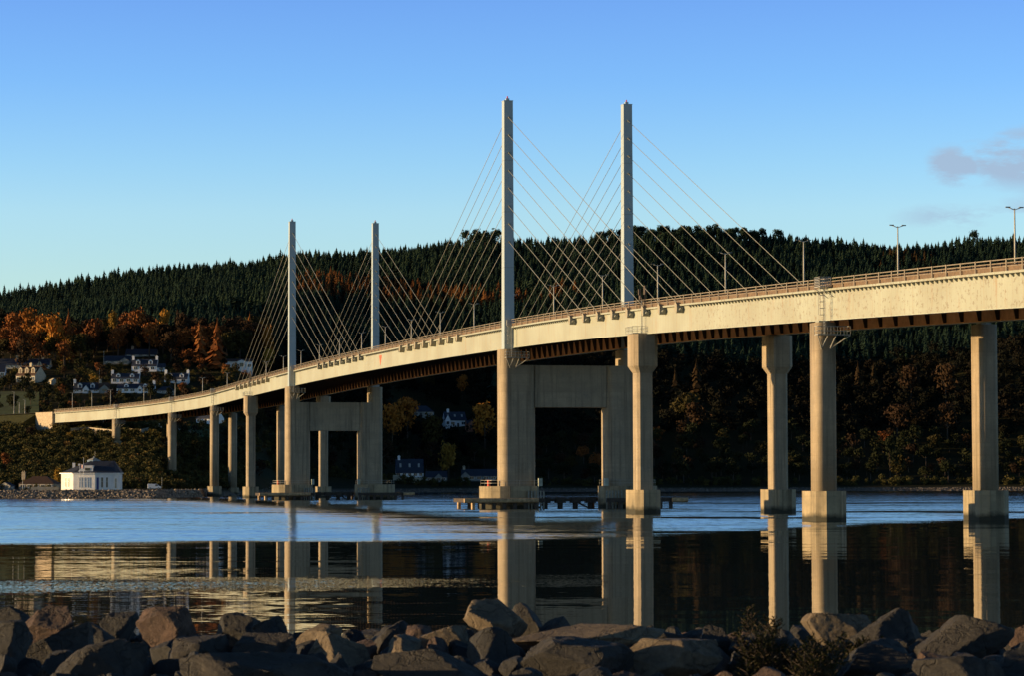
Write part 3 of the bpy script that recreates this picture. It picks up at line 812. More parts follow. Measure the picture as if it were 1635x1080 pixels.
# grating at the head of the anchor piers and the monitoring gear on the parapet
for s in (-83.2, 316.8):
    T = loc(s, 0); zt = ztop(s); zb = zt - GD - .05
    mb = MB(); x0, x1 = -12.7, -10.55
    for hz in (0.05, .55, 1.05): mb.bar(T(x0, -1.9, zb + hz), T(x0, 1.9, zb + hz), .035, 4); mb.bar(T(x0, -1.9, zb + hz), T(x1, -1.9, zb + hz), .035, 4); mb.bar(T(x0, 1.9, zb + hz), T(x1, 1.9, zb + hz), .035, 4)
    for k in range(6): mb.bar(T(x0, -1.9 + .76 * k, zb), T(x0, -1.9 + .76 * k, zb + 1.08), .035, 4)
    for k in range(4): mb.bar(T(x0 + .7 * k, -1.9, zb), T(x0 + .7 * k, -1.9, zb + 1.08), .035, 4)
    mb.box(x0, x1, -1.9, 1.9, zb - .06, zb, T)
    for yy in (-1.2, -.75): mb.bar(T(-11.0, yy, zb), T(-11.0, yy, zt + 1.2), .05, 4)
    zz = zb + .3
    while zz < zt + 1.2: mb.bar(T(-11.0, -1.2, zz), T(-11.0, -.75, zz), .025, 4); zz += .35
    bbuild(mb, 'bearing_walkway', M['galv'])
    mb = MB()
    for yy, hh in ((-.6, 2.9), (.2, 2.3), (-2.6, 3.2), (-3.3, 3.2)): mb.bar(T(-11.05, yy, zt), T(-11.05, yy, zt + hh), .06, 4)
    mb.bar(T(-11.05, -.6, zt + 1.6), T(-11.05, -3.3, zt + .4), .05, 4); mb.bar(T(-11.05, .2, zt + 2.2), T(-11.05, -2.6, zt + .6), .05, 4)
    mb.box(-11.2, -10.95, -3.4, -2.5, zt + 1.9, zt + 3.2, T); mb.box(-11.2, -10.95, -.2, .3, zt + 2.0, zt + 2.9, T); mb.box(-11.2, -10.95, -.9, -.1, zt + 1.3, zt + 1.9, T)
    bbuild(mb, 'monitoring_mast', M['soffit'])
portmark = MB()
sm = 122.5; zt = ztop(sm)
portmark.add([W(sm - 1.5, -10.44, zt - .9), W(sm + 1.5, -10.44, zt - .9), W(sm, -10.44, zt - 3.2), W(sm - 1.5, -10.41, zt - .9), W(sm + 1.5, -10.41, zt - .9), W(sm, -10.41, zt - 3.2)],
             [(0, 1, 2), (5, 4, 3), (0, 3, 4, 1), (1, 4, 5, 2), (2, 5, 3, 0)])
bbuild(portmark, 'navigation_mark', M['red'])
# abutment at the far end
mb = MB(); s6 = SN[3]
zt = ztop(s6)
mb.hexa([W(s6 + .3, -11.4, zt - 10), W(s6 + 16, -11.4, zt - 10), W(s6 + 16, 11.4, zt - 10), W(s6 + .3, 11.4, zt - 10), W(s6 + .3, -11.4, zt + .35), W(s6 + 16, -11.4, zt + .35), W(s6 + 16, 11.4, zt + .35), W(s6 + .3, 11.4, zt + .35)])
bbuild(mb, 'abutment', M['stone'])

# approach embankment and road beyond the abutment (setting)
mb = MB()
def emb(s):
    z = ztop(s); return [(-11.0, z - .05), (11.0, z - .05), (26, z - 9), (-26, z - 9)]
sweep(mb, s6 + 16.1, SN[4] - 1, 5, emb)
p_end, n_end = cline(SN[4] - 1)
tag(mb.build('road_embankment', M['gorse']), kind='structure')
mb = MB(); sweep(mb, s6 + 0.4, SN[4] - 1, 5, lambda s: [(-10, ztop(s) + .37), (10, ztop(s) + .37), (10, ztop(s) + .42), (-10, ztop(s) + .42)])
tag(mb.build('approach_road', M['asphalt']), kind='structure')

# ------------------------------------------------------------------ street lamps on the deck
def lamp_proto(h, double=True):
    r = empty('street_lamp', (0, 0, 0))
    mb = MB(); mb.bar((0, 0, 0), (0, 0, 1.4), .16, 8); mb.bar((0, 0, 1.4), (0, 0, h - .1), .13, 8, .075); mb.build('pole', M['lamp_grey'], r, True)
    for sg in ((-1, 1) if double else (1,)):
        mb = MB(); mb.bar((0, 0, h - .25), (sg * .75, 0, h), .05, 6); mb.build('arm', M['lamp_grey'], r, True)
        mb = MB(); mb.prism([(.55, -.13), (1.08, -.09), (1.08, .09), (.55, .13)], h - .02, h + .10, lambda x, y, z, q=sg: (q * x, y, z)); mb.build('lamp_head', M['lamp_head'], r)
    return r
LS = [-194.7, -159.5, -125, -90.8, -56, -23.2, 10.1, 75.2, 108, 139, 169.7, 200.3, 231.5, 262.1, 292.5, 323.8, 357.1]
LS += [-228.5, 42.5]
LS = sorted(LS)
ordw = ['first', 'second', 'third', 'fourth', 'fifth', 'sixth', 'seventh', 'eighth', 'ninth', 'tenth', 'eleventh', 'twelfth', 'thirteenth', 'fourteenth', 'fifteenth', 'sixteenth',
        'seventeenth', 'eighteenth', 'nineteenth', 'twentieth', 'twenty-first', 'twenty-second', 'twenty-third', 'twenty-fourth', 'twenty-fifth']
for x in (362.6, 323.6, 279, 230, 176, 147, 115):     # on the curving far end
    best = min(((817.5 + FPX * W(s, 0, 0)[0] / W(s, 0, 0)[1] - x) ** 2, s) for s in np.arange(395, SN[3] + 10, 1.0)); LS.append(best[1])
proto = lamp_proto(8.1)
lamps = []; k = 0
for s in LS:
    o = proto if not lamps else copy_tree(proto)
    p = W(s, 0, ztop(s) + .06); o.location = p; _, n = cline(s); o.rotation_euler = (0, 0, math.atan2(n[1], n[0]))
    lamps.append(o); x = px_of(p[0], p[1])
    if x < 1640:
        tag(o, 'double-armed street lamp on the bridge deck, %s from the right edge of the photo' % ordw[k], 'street lamp', 'street lamps down the middle of the bridge deck'); k += 1
    else: tag(o, 'double-armed street lamp on the bridge deck beyond the right edge', 'street lamp', 'street lamps down the middle of the bridge deck')
for (x, yt, yb, D, dbl, lb) in ((22, 626, 662, 1128, False, 'tall plain lamp post beside the approach road at the far left'), (39.5, 639, 663, 1118, False, 'short single-armed lamp beside the bridge abutment, right of the flagless post'),
                                (30.5, 643, 661, 1120, False, 'short lamp post with one arm between two others left of the abutment')):
    h = (yb - yt) / FPX * D; o = lamp_proto(h, dbl); zg = z_at(x, yb, D); o.location = (X_at(x, D), D, zg); o.rotation_euler = (0, 0, math.pi)
    tag(o, lb, 'lamp post', 'lamp posts on the approach road')
# ------------------------------------------------------------------ tree meshes
def conifer_np(r, levels=9, k=7, slim=1.0):
    """unit height spruce; returns V, F"""
    V = []; F = []
    for L in range(levels):
        z = 0.08 + 0.88 * (L / (levels - 1)) ** 0.95
        rad = slim * 0.27 * (1 - z) ** 0.8 * r.uniform(.8, 1.15) + 0.012
        for j in range(k):
            a = 2 * math.pi * (j + r.uniform(-.3, .3)) / k + L * 0.7
            rr = rad * r.uniform(.7, 1.25); da = 0.42; d = r.uniform(.04, .10)
            top = z + r.uniform(.02, .09)
            n = len(V)
            V += [(0, 0, min(1.0, top)), (rr * math.cos(a - da), rr * math.sin(a - da), z - d), (rr * 1.1 * math.cos(a), rr * 1.1 * math.sin(a), z - d * 1.5), (rr * math.cos(a + da), rr * math.sin(a + da), z - d)]
            F += [(n, n + 1, n + 2), (n, n + 2, n + 3)]
    n = len(V); V += [(0, 0, 1.06), (.012, .008, .9), (-.012, .008, .9), (0, -.014, .9)]; F += [(n, n + 1, n + 2), (n, n + 2, n + 3), (n, n + 3, n + 1)]
    n = len(V); V += [(.02, 0, 0), (-.01, .02, 0), (-.01, -.02, 0), (0, 0, .3)]; F += [(n, n + 1, n + 3), (n + 1, n + 2, n + 3), (n + 2, n, n + 3)]
    return np.array(V, float), np.array(F)
def crown_np(g, n=560, lobes=9, size=0.13, flat=0.8, z0=0.30):
    """unit tree crown: width 1 (radius .5), occupying z0..1"""
    cen = []
    for i in range(lobes):
        a = g.uniform(0, 2 * np.pi); rr = g.uniform(0.05, 0.27); zc = g.uniform(0.15, 0.85)
        rr *= 1.15 - abs(zc - .35)
        cen.append((rr * np.cos(a), rr * np.sin(a), zc, g.uniform(.17, .27)))
    cen.append((0, 0, .72, .27)); cen.append((0, 0, .4, .32))
    cen = np.array(cen); ci = g.integers(0, len(cen), n)
    d = g.normal(size=(n, 3)); d /= np.linalg.norm(d, axis=1)[:, None]
    c = cen[ci]; r_ = c[:, 3] * g.uniform(.55, 1.08, n)
    P = np.stack([c[:, 0] + d[:, 0] * r_, c[:, 1] + d[:, 1] * r_, z0 + (1 - z0) * np.clip(c[:, 2] + d[:, 2] * r_ * .9, 0.0, 1.0)], 1)
    nr = d + g.normal(size=(n, 3)) * .55; nr /= np.linalg.norm(nr, axis=1)[:, None]
    u = np.cross(nr, g.normal(size=(n, 3))); u /= np.linalg.norm(u, axis=1)[:, None]; v = np.cross(nr, u)
    sz = size * g.uniform(.4, 1.0, n)[:, None] * .5
    V = np.stack([P + u * sz, P - u * sz * .6 + v * sz * .8, P - u * sz * .5 - v * sz * .9], 1).reshape(-1, 3)
    F = np.arange(3 * n).reshape(-1, 3)
    return V, F
def trunk_mb(h=0.5, r=0.03, seed=0):
    q = random.Random(seed); mb = MB(); mb.bar((0, 0, -.05), (0, 0, h), r, 6, r * .5)
    for k in range(5):
        a = q.uniform(0, 6.28); z = q.uniform(.25, .5) * h / .5
        mb.bar((0, 0, z), (math.cos(a) * .22, math.sin(a) * .22, z + q.uniform(.15, .3)), r * .4, 5, r * .12)
    return mb
def merge(protos, X, D, Z, H, Wd, rots, which, tints):
    Vs = []; Fs = []; Ts = []; base = 0
    for i in range(len(X)):
        v, f = protos[which[i]]; c, s_ = math.cos(rots[i]), math.sin(rots[i])
        p = np.empty_like(v); p[:, 0] = (v[:, 0] * c - v[:, 1] * s_) * Wd[i] + X[i]; p[:, 1] = (v[:, 0] * s_ + v[:, 1] * c) * Wd[i] + D[i]; p[:, 2] = v[:, 2] * H[i] + Z[i]
        Vs.append(p); Fs.append(f + base); base += len(v); Ts.append(np.full(len(v), tints[i]))
    return np.concatenate(Vs), np.concatenate(Fs), np.concatenate(Ts)
FIR = [conifer_np(random.Random(i), 10, 7, 1.0) for i in range(6)]
FIRX = [conifer_np(random.Random(40 + i), 13, 8, 1.25) for i in range(5)]
g_ = np.random.default_rng(5)
CROWN = [crown_np(g_, 620, 10, .125) for _ in range(5)]
CROWNL = [crown_np(g_, 230, 9, .17, z0=.1) for _ in range(6)]
PINE = [crown_np(g_, 330, 7, .15, z0=.45) for _ in range(3)]

# zones of the wooded hillside in terms of compass bearing x and the look of the slope
def yscr(x, D, z): return yh(x) - (z - CAMH) / D * FPX
def zone(x, D, z):
    y = yscr(x, D, z)                       # used only to shape the outline of each plantation on the hill
    lo_con = np.interp(x, [-300, 0, 200, 330, 420, 470, 620, 800, 1000, 1200, 1400, 1635, 2200], [520, 522, 548, 565, 590, 600, 590, 590, 570, 600, 590, 560, 560])
    if y < lo_con: 
        l0 = np.interp(x, [460, 480, 600, 700, 800, 960], [448, 452, 455, 470, 478, 470]); l1 = np.interp(x, [460, 480, 600, 700, 800, 960], [452, 480, 492, 500, 500, 475])
        if 462 < x < 960 and l0 < y < l1: return 'larch'
        if 1395 < x < 1500 and 418 < y < 436: return 'larchd'
        return 'fir'
    return 'mix'
STUFF = {'fir': [], 'larch': [], 'mix': [], 'larchd': []}
INDIV_FIR = []
# jittered grid over the slope
x = -420.0
for D in np.arange(1180, 2060, 9.0):
    dx = 4.2 * FPX / D
    for x in np.arange(-330, 2000, dx):
        xx = x + rnd.uniform(-.45, .45) * dx; DD = D + rnd.uniform(-5, 5)
        if (xx < -60 or xx > 1700) and rnd.random() < .45: continue
        z = ground(xx, DD)
        if z < 4.5: continue
        zn = zone(xx, DD, z)
        y = yscr(xx, DD, z)
        if zn == 'mix':
            continue
        if y > 700: continue
        X_ = X_at(xx, DD); nf = mnoise.noise(Vector((X_ * .012, DD * .012, 3.0))); ns = mnoise.noise(Vector((X_ * .035, DD * .035, 9.0)))
        if ns > .42 and DD < 1860: continue
        if zn in ('larch', 'larchd') and rnd.random() < .25 + (ns < -.1) * .4: zn = 'fir'
        if zn == 'larchd' and rnd.random() < .4: zn = 'fir'
        h = rnd.uniform(7.6, 11.6) + (rnd.random() < .04) * rnd.uniform(1, 3) + (DD > 1890) * rnd.uniform(-.5, 2.2)
        h *= 1 + .28 * nf + .22 * ns
        if 745 < xx < 790 and DD > 1890: h += 1.2
        STUFF[zn].append((X_at(xx, DD), DD, z - .4, h, h * rnd.uniform(.95, 1.35), rnd.uniform(0, 6.28), 0 if rnd.random() < .85 else 1, min(1, max(0, rnd.gauss(.40, .16) + .6 * nf + .3 * ns))))
# dense broadleaved wood (everything that is not a plantation, village or open slope)
def open_ground(xx, DD, z):
    y = yscr(xx, DD, z)
    if xx < 420 and y > 560: return True
    if -400 < xx < 64 and 1110 < DD < 1230: return True
    return False
BR = []
for D in np.arange(1172, 1700, 10.0):
    dx = 11.5 * FPX / D
    for x in np.arange(-330, 2000, dx):
        xx = x + rnd.uniform(-.45, .45) * dx; DD = D + rnd.uniform(-5, 5); z = ground(xx, DD)
        if z < 3.2 or open_ground(xx, DD, z) or zone(xx, DD, z) != 'mix': continue
        if (xx < -60 or xx > 1700) and rnd.random() < .5: continue
        if xx < 480 and DD < 1200 and xx > 420: pass
        BR.append((xx, DD, z))
# clearings round the hill-side and shore houses
CLEAR = [(664, 1360, 30, 45), (722, 1350, 34, 45), (655, 1192, 34, 26), (770, 1190, 66, 26), (700, 1190, 30, 26)]
BR = [b for b in BR if not any(abs(b[0] - cx) < rx and -rd < b[1] - cd < rd for cx, cd, rx, rd in CLEAR)]
STUFF['fir'] = [q for q in STUFF['fir'] if not any(abs(px_of(q[0], q[1]) - cx) < rx and -rd < q[1] - cd < rd for cx, cd, rx, rd in CLEAR)]

MESH = {}
def tree_mesh(kind, vi, mat):
    key = (kind, vi, mat)
    if key not in MESH:
        V, F = {'crown': CROWN, 'pine': PINE, 'fir': FIRX, 'loose': CROWNL}[kind][vi]
        MESH[key] = np_mesh('crown' if kind != 'fir' else 'conifer', V, F, M[mat])
    return MESH[key]
def trunk_mesh():
    if 'trunk' not in MESH:
        o = trunk_mb().build('trunk', M['bark']); MESH['trunk'] = o.data; bpy.data.objects.remove(o)
    return MESH['trunk']
def put_tree(name, X, D, z, h, wd, kind, mat, label, group, rz=None):
    rz = rnd.uniform(0, 6.28) if rz is None else rz
    if kind == 'fir':
        me = tree_mesh('fir', rnd.randrange(5), mat); o = link(name, me); o.location = (X, D, z - .3); o.scale = (wd, wd, h); o.rotation_euler = (0, 0, rz)
        return tag(o, label, 'conifer', group)
    o = empty(name, (X, D, z - .3), rz, label, 'tree', group)
    o.scale = (wd, wd, h)
    link('trunk', trunk_mesh(), o)
    k = {'crown': 5, 'pine': 3, 'loose': 6}[kind]
    link('crown', tree_mesh(kind, rnd.randrange(k), mat), o)
    return o

# prominent trees, each placed where it grows: (x, top, base, width px, shape, colour, label)
TP = [
    (22, 497, 565, 50, 'crown', 'rust', 'deep rust tree above the long terrace at the far left edge'),
    (45, 490, 560, 42, 'crown', 'orange', 'bright orange tree top, leftmost of the tall orange group on the hillside'),
    (66, 500, 572, 46, 'crown', 'orange', 'bright orange rounded tree, tallest of the group above the terrace'),
    (28, 520, 585, 44, 'crown', 'rust', 'dark red tree low in the orange group at far left'),
    (88, 497, 580, 40, 'crown', 'orange', 'orange tree right of the tallest orange tree, before the dark conifers'),
    (108, 494, 578, 30, 'fir', 'larch_one', 'narrow orange larch at the right end of the orange group'),
    (62, 545, 592, 30, 'crown', 'rust', 'red-brown tree left of the yellow-green round tree'),
    (35, 535, 592, 44, 'loose', 'brown', 'bare grey-brown tree above the terrace roofs'),
    (86, 529, 581, 36, 'crown', 'gold', 'yellow-green round tree standing above the long terrace'),
    (101, 545, 588, 34, 'crown', 'gold', 'lower yellow-green tree beside the yellow-green round tree'),
    (150, 505, 572, 46, 'crown', 'rust', 'rusty broad tree left of the gold spire-like tree on the hillside'),
    (178, 494, 560, 24, 'crown', 'gold', 'dull gold tall tree among rust trees above the bungalow with the round gable'),
    (215, 492, 562, 50, 'crown', 'rust', 'bright rust tree, broadest above the white twin-chimney house'),
    (238, 510, 572, 46, 'crown', 'rust', 'dark rust tree right of the broad bright one'),
    (262, 492, 560, 28, 'crown', 'orange', 'small orange tree top against the dark conifers'),
    (290, 498, 566, 40, 'crown', 'brown', 'brown tree with a pale top under the dark conifers'),
    (217, 534, 566, 18, 'crown', 'orange', 'narrow golden orange tree just behind the white twin-chimney house'),
    (180, 532, 568, 28, 'crown', 'olive', 'olive tree above the bungalow with the round gable'),
    (300, 557, 588, 36, 'crown', 'rust', 'round red-orange tree standing alone right of the twin-chimney house'),
    (279, 556, 588, 26, 'loose', 'brown', 'small bare tree left of the round red-orange tree'),
    (318, 510, 582, 30, 'fir', 'larch_one', 'orange larch left of the taller orange larch'),
    (346, 510, 592, 36, 'fir', 'larch_one', 'tall ragged orange larch above the round red-orange tree'),
    (398, 498, 560, 22, 'fir', 'larch_one', 'slim orange larch left of the far tower stays'),
    (392, 524, 570, 26, 'crown', 'brown', 'brown tree above the cream cottage by the far stays'),
    (425, 520, 582, 30, 'crown', 'orange', 'orange tree seen through the stays left of the far tower'),
    (428, 556, 600, 34, 'crown', 'gold', 'golden tree behind the far tower stays'),
    (155, 578, 600, 18, 'crown', 'rust', 'small red tree left of the round-gabled bungalow'),
    (150, 597, 618, 26, 'crown', 'gold', 'yellow-green garden tree behind the slate house with white gable dormer'),
    (124, 600, 622, 22, 'loose', 'brown', 'small tan garden tree left of the yellow-green garden tree'),
    (98, 607, 632, 26, 'crown', 'olive', 'olive garden tree right of the bright yellow shed'),
    (182, 582, 600, 26, 'crown', 'olive', 'olive garden tree in front of the round-gabled bungalow'),
    (72, 640, 662, 26, 'loose', 'brown', 'brown bush-like tree above the abutment'),
    (115, 640, 662, 30, 'loose', 'rust', 'rust-tinged tree behind the first deck lamps'),
    (175, 622, 650, 34, 'loose', 'brown', 'brown garden tree below the slate house with white gable dormer'),
    (205, 628, 650, 30, 'crown', 'green', 'dark green tree in front of the long slate house'),
    (240, 612, 640, 26, 'crown', 'green', 'dark green tree between the long slate house and the dark-roofed bungalow'),
    (330, 590, 620, 44, 'loose', 'brown', 'broad bare brown tree behind the deck rail'),
    (362, 588, 618, 40, 'loose', 'olive', 'olive-brown tree below the cream cottage'),
    (650, 634, 712, 66, 'crown', 'orange', 'broad orange-topped tree right of the far portal pier'),  # trees between the piers take brighter orange: sunlit tops put into the colour
    (626, 644, 722, 52, 'crown', 'orange', 'rust tree close to the far portal pier leg'),
    (688, 662, 735, 60, 'crown', 'olive', 'olive round tree in the hollow between the two portal piers'),
    (774, 643, 720, 62, 'crown', 'orange', 'orange-topped tree just left of the near portal pier'),
    (738, 598, 640, 30, 'crown', 'orange', 'round red-brown tree above the hillside villas'),
    (686, 598, 634, 30, 'crown', 'olive', 'olive round tree above the slate villa'),
    (716, 705, 770, 44, 'crown', 'gold', 'yellow-green tree behind the shore bungalows'),
    (790, 592, 652, 40, 'fir', 'fir_one', 'dark spruce beside the near portal pier, above the orange-topped tree'),
    (1098, 625, 690, 66, 'crown', 'olive', 'olive round tree right of the near anchor column'),
    (1110, 642, 700, 54, 'crown', 'brown', 'brown tree with a pale sunlit top right of the near anchor column'),
    (1432, 644, 706, 54, 'crown', 'brown', 'pale brown tree between the two right-hand columns'),
    (1512, 641, 705, 50, 'crown', 'brown', 'broad brown tree just left of the last column'),
    (1370, 580, 640, 30, 'fir', 'dull_larch', 'brown larch right of the round column with the platform'),
    (1395, 580, 640, 28, 'fir', 'dull_larch', 'second brown larch right of the round column with the platform'),
    (1455, 582, 650, 52, 'crown', 'brown', 'large brown tree on the dark slope between right-hand columns'),
    (1510, 578, 650, 56, 'crown', 'brown', 'large brown tree close to the last column'),
    (1420, 692, 765, 34, 'crown', 'green', 'upright green tree on the lower slope between right-hand columns'),
    (1078, 590, 650, 30, 'fir', 'dull_larch', 'dull gold larch under the deck right of the near anchor column'),
    (1112, 575, 640, 30, 'fir', 'dull_larch', 'gold-tipped larch highest under the deck right of the anchor column'),
    (9, 722, 752, 24, 'crown', 'rust', 'rusty tree behind the sheds at the far left shore'),
    (92, 747, 782, 22, 'crown', 'gold', 'yellow-green shrub tree against the left wall of the clubhouse'),
    (113, 735, 752, 20, 'crown', 'olive', 'small olive tree behind the clubhouse chimney'),
    (112, 690, 706, 14, 'crown', 'gold', 'small golden bush tree right under the start of the deck'),
    (48, 682, 705, 26, 'crown', 'brown', 'brown round bush tree below the abutment wing'),
]
for x, yt, yb, wp, kd, mt, lb in TP:
    p = gp(x, yb, 860); D = p.y; h = (yb - yt) / FPX * D; wd = wp / FPX * D
    nm = {'larch_one': 'larch_tree', 'dull_larch': 'larch_tree', 'fir_one': 'spruce_tree'}.get(mt, {'rust': 'autumn_tree', 'orange': 'autumn_tree', 'gold': 'autumn_tree'}.get(mt, 'broadleaf_tree'))
    if kd == 'fir': wd = wd * 1.5
    o = put_tree(nm, p.x, D, p.z, h, wd, kd, mt, lb, None)
# rows of individual trees that look alike
def fill_trees(n, xr, yr, cols, hr, label, group, kinds=('crown',), name='autumn_tree', sep=7.5, dmin=860):
    out = []; tries = 0; occ = []
    while len(out) < n and tries < n * 40:
        tries += 1; x = rnd.uniform(*xr); y = rnd.uniform(*yr)
        p = gp(x, y, dmin)
        if p.z < 1.5 or any((p.x - q[0]) ** 2 + (p.y - q[1]) ** 2 < sep * sep for q in occ): continue
        if any(abs(x - hx) < hw and hd - 14 < p.y < hd + 9 for hx, hw, hd in HOUSE_SPOTS): continue
        occ.append((p.x, p.y)); h = rnd.uniform(*hr)
        out.append(put_tree(name, p.x, p.y, p.z, h, h * rnd.uniform(.75, 1.0), rnd.choice(kinds), rnd.choice(cols), label, group))
    return out
HOUSE_SPOTS = []
# ------------------------------------------------------------------ houses
def house(label, x, yb, wpx, hpx, rpx, wall='white_wall', roof='slate', yaw=0.0, depth=7.5, D=None, hip=False, chim=(), dorm=0, win=4, door=True, front_gable=None, cat='house', name='house', annex=None, skylights=0, low=0.0):
    """x: middle, yb: foot, wpx: length, hpx: wall height, rpx: roof height, all read at the house's own distance"""
    if D is None: D = hit(x, yb, 860)
    k = D / FPX; L = wpx * k; Hh = hpx * k; R = rpx * k
    X = X_at(x, D); z = ground(x, D)
    HOUSE_SPOTS.append((x, wpx * .6 + 4, D))
    o = empty(name, (X, D, z - .1), yaw, label, cat)
    mb = MB(); mb.box(-L / 2, L / 2, 0, depth, -3, Hh)
    if not hip:
        for sx_ in (-1, 1):
            mb.add([(sx_ * (L / 2 - .12), 0.02, Hh), (sx_ * (L / 2 - .12), depth - .02, Hh), (sx_ * (L / 2 - .12), depth / 2, Hh + R - .15), (sx_ * L / 2, 0.02, Hh), (sx_ * L / 2, depth - .02, Hh), (sx_ * L / 2, depth / 2, Hh + R - .12)],
                   [(0, 1, 2), (5, 4, 3), (0, 3, 4, 1), (1, 4, 5, 2), (2, 5, 3, 0)])
    mb.build('wall', M[wall], o)
    mb = MB(); e = .35; t = .16
    if hip:
        i = min(depth / 2, L * .3)
        mb.add([(-L / 2 - e, -e, Hh), (L / 2 + e, -e, Hh), (L / 2 + e, depth + e, Hh), (-L / 2 - e, depth + e, Hh), (-L / 2 + i, depth / 2, Hh + R), (L / 2 - i, depth / 2, Hh + R)],
               [(3, 2, 1, 0), (0, 1, 5, 4), (1, 2, 5), (2, 3, 4, 5), (3, 0, 4)])
    else:
        for sy in (0, 1):
            y0 = -e if sy == 0 else depth + e; zE = Hh - e * R / (depth / 2)
            a = [(-L / 2 - .1, y0, zE), (L / 2 + .1, y0, zE), (L / 2 + .1, depth / 2, Hh + R), (-L / 2 - .1, depth / 2, Hh + R)]
            b = [(p_[0], p_[1], p_[2] + t) for p_ in a]
            mb.hexa(a + b)
    rf = mb.build('roof', M[roof], o)
    for c in chim:                                   # fraction along the ridge
        cx = -L / 2 + c * L; mb = MB(); q = .55
        mb.box(cx - q, cx + q, depth / 2 - .45, depth / 2 + .45, Hh + R * .55, Hh + R + 1.2); mb.box(cx - q - .1, cx + q + .1, depth / 2 - .55, depth / 2 + .55, Hh + R + 1.202, Hh + R + 1.35)
        for pz in (-.25, .25): mb.bar((cx + pz, depth / 2, Hh + R + 1.3), (cx + pz, depth / 2, Hh + R + 1.75), .13, 6)
        mb.build('chimney', M[wall if wall != 'dim_wall' else 'stone'], rf)
    n = win; slots = [(-L / 2 + L * (j + .5) / (n + (1 if door else 0))) for j in range(n + (1 if door else 0))]
    wz0 = max(.8, Hh * .38); wz1 = min(Hh - .35, wz0 + 1.3)
    for j, cx in enumerate(slots):
        if door and j == len(slots) // 2:
            mb = MB(); mb.box(cx - .5, cx + .5, -.06, .02, 0.05, min(2.1, Hh - .3)); mb.build('door', M['soffit'], o); continue
        mb = MB(); ww = min(.85, L / (n + 1) * .33)
        for q in ((-ww - .1, -ww), (ww, ww + .1)): mb.box(cx + q[0], cx + q[1], -.08, .03, wz0 - .1, wz1 + .1)
        mb.box(cx - ww, cx + ww, -.08, .03, wz0 - .1, wz0); mb.box(cx - ww, cx + ww, -.08, .03, wz1, wz1 + .1); mb.box(cx - .04, cx + .04, -.07, .03, wz0, wz1)
        f = mb.build('window', M['white_paint'], o); mb = MB(); mb.box(cx - ww, cx - .042, -.04, .02, wz0 + .002, wz1 - .002); mb.box(cx + .042, cx + ww, -.04, .02, wz0 + .002, wz1 - .002); mb.build('pane', M['glass'], f)
    for j in range(dorm):
        cx = -L / 2 + L * (j + .5) / dorm * 1.0; sl = R / (depth / 2); y0 = depth * .10; zf = Hh + y0 * sl; hh = R * .52; dw = min(.95, L / dorm * .3)
        mb = MB(); mb.box(cx - dw, cx + dw, y0, depth * .42, zf - .2, zf + hh)
        mb.add([(cx - dw, y0, zf + hh), (cx + dw, y0, zf + hh), (cx, y0, zf + hh + dw * .8)], [(0, 1, 2)])
        d_ = mb.build('dormer', M[wall], rf)
        mb = MB(); zz = zf + hh
        for sx_ in (-1, 1):
            a = [(cx + sx_ * (dw + .15), y0 - .15, zz - .1), (cx, y0 - .15, zz + dw * .85), (cx, depth * .45, zz + dw * .85), (cx + sx_ * (dw + .15), depth * .45, zz - .1)]
            mb.hexa(a + [(p_[0], p_[1], p_[2] + .12) for p_ in a])
        mb.box(cx - dw * .55, cx + dw * .55, y0 - .03, y0 + .02, zf + .25, zf + hh - .1)
        mb.build('dormer_roof', M[roof], rf)
    for j in range(skylights):
        cx = -L / 2 + L * (j + .5) / skylights; sl = R / (depth / 2); y0 = depth * .18; y1 = depth * .32
        a = [(cx - .4, y0, Hh + y0 * sl + .2), (cx + .4, y0, Hh + y0 * sl + .2), (cx + .4, y1, Hh + y1 * sl + .2), (cx - .4, y1, Hh + y1 * sl + .2)]
        mb = MB(); mb.hexa(a + [(p_[0], p_[1], p_[2] + .06) for p_ in a]); mb.build('skylight', M['lamp_grey'], rf)
    if front_gable is not None:                       # projecting gabled bay
        fx, fw = front_gable; cx = -L / 2 + fx * L; gw = fw * L / 2; gh = Hh + R * .62
        mb = MB(); mb.box(cx - gw, cx + gw, -1.2, -.002, -3, Hh)
        mb.add([(cx - gw, -1.2, Hh), (cx + gw, -1.2, Hh), (cx, -1.2, gh), (cx - gw, -1.1, Hh), (cx + gw, -1.1, Hh), (cx, -1.1, gh)], [(0, 1, 2), (5, 4, 3), (0, 3, 4, 1), (1, 4, 5, 2), (2, 5, 3, 0)])
        mb.build('gabled_bay', M[wall], o)
        mb = MB()
        for sx_ in (-1, 1):
            a = [(cx + sx_ * (gw + .2), -1.35, Hh - .15), (cx, -1.35, gh), (cx, depth * .4, gh), (cx + sx_ * (gw + .2), depth * .4, Hh - .15)]
            mb.hexa(a + [(p_[0], p_[1], p_[2] + .14) for p_ in a])
        mb.build('bay_roof', M[roof], rf)
        mb = MB(); mb.box(cx - gw * .5, cx + gw * .5, -1.24, -1.19, Hh * .4, Hh * .8); mb.build('window', M['glass'], o)
    if annex:                                         # lower side wing: (side, length px, wall px, roof px)
        sd, lp, hp, rp = annex; l2 = lp * k; h2 = hp * k; r2 = rp * k; x0, x1 = (L / 2 + .01, L / 2 + l2) if sd > 0 else (-L / 2 - l2, -L / 2 - .01)
        mb = MB(); mb.box(x0, x1, 1.0, depth - 1, -3, h2); mb.build('annex', M[wall], o)
        mb = MB(); mb.add([(x0, .7, h2), (x1, .7, h2), (x1, depth - .7, h2), (x0, depth - .7, h2), (x0, depth / 2, h2 + r2), (x1, depth / 2, h2 + r2)], [(3, 2, 1, 0), (0, 1, 5, 4), (2, 3, 4, 5), (1, 2, 5), (3, 0, 4)])
        mb.build('annex_roof', M[roof], o)
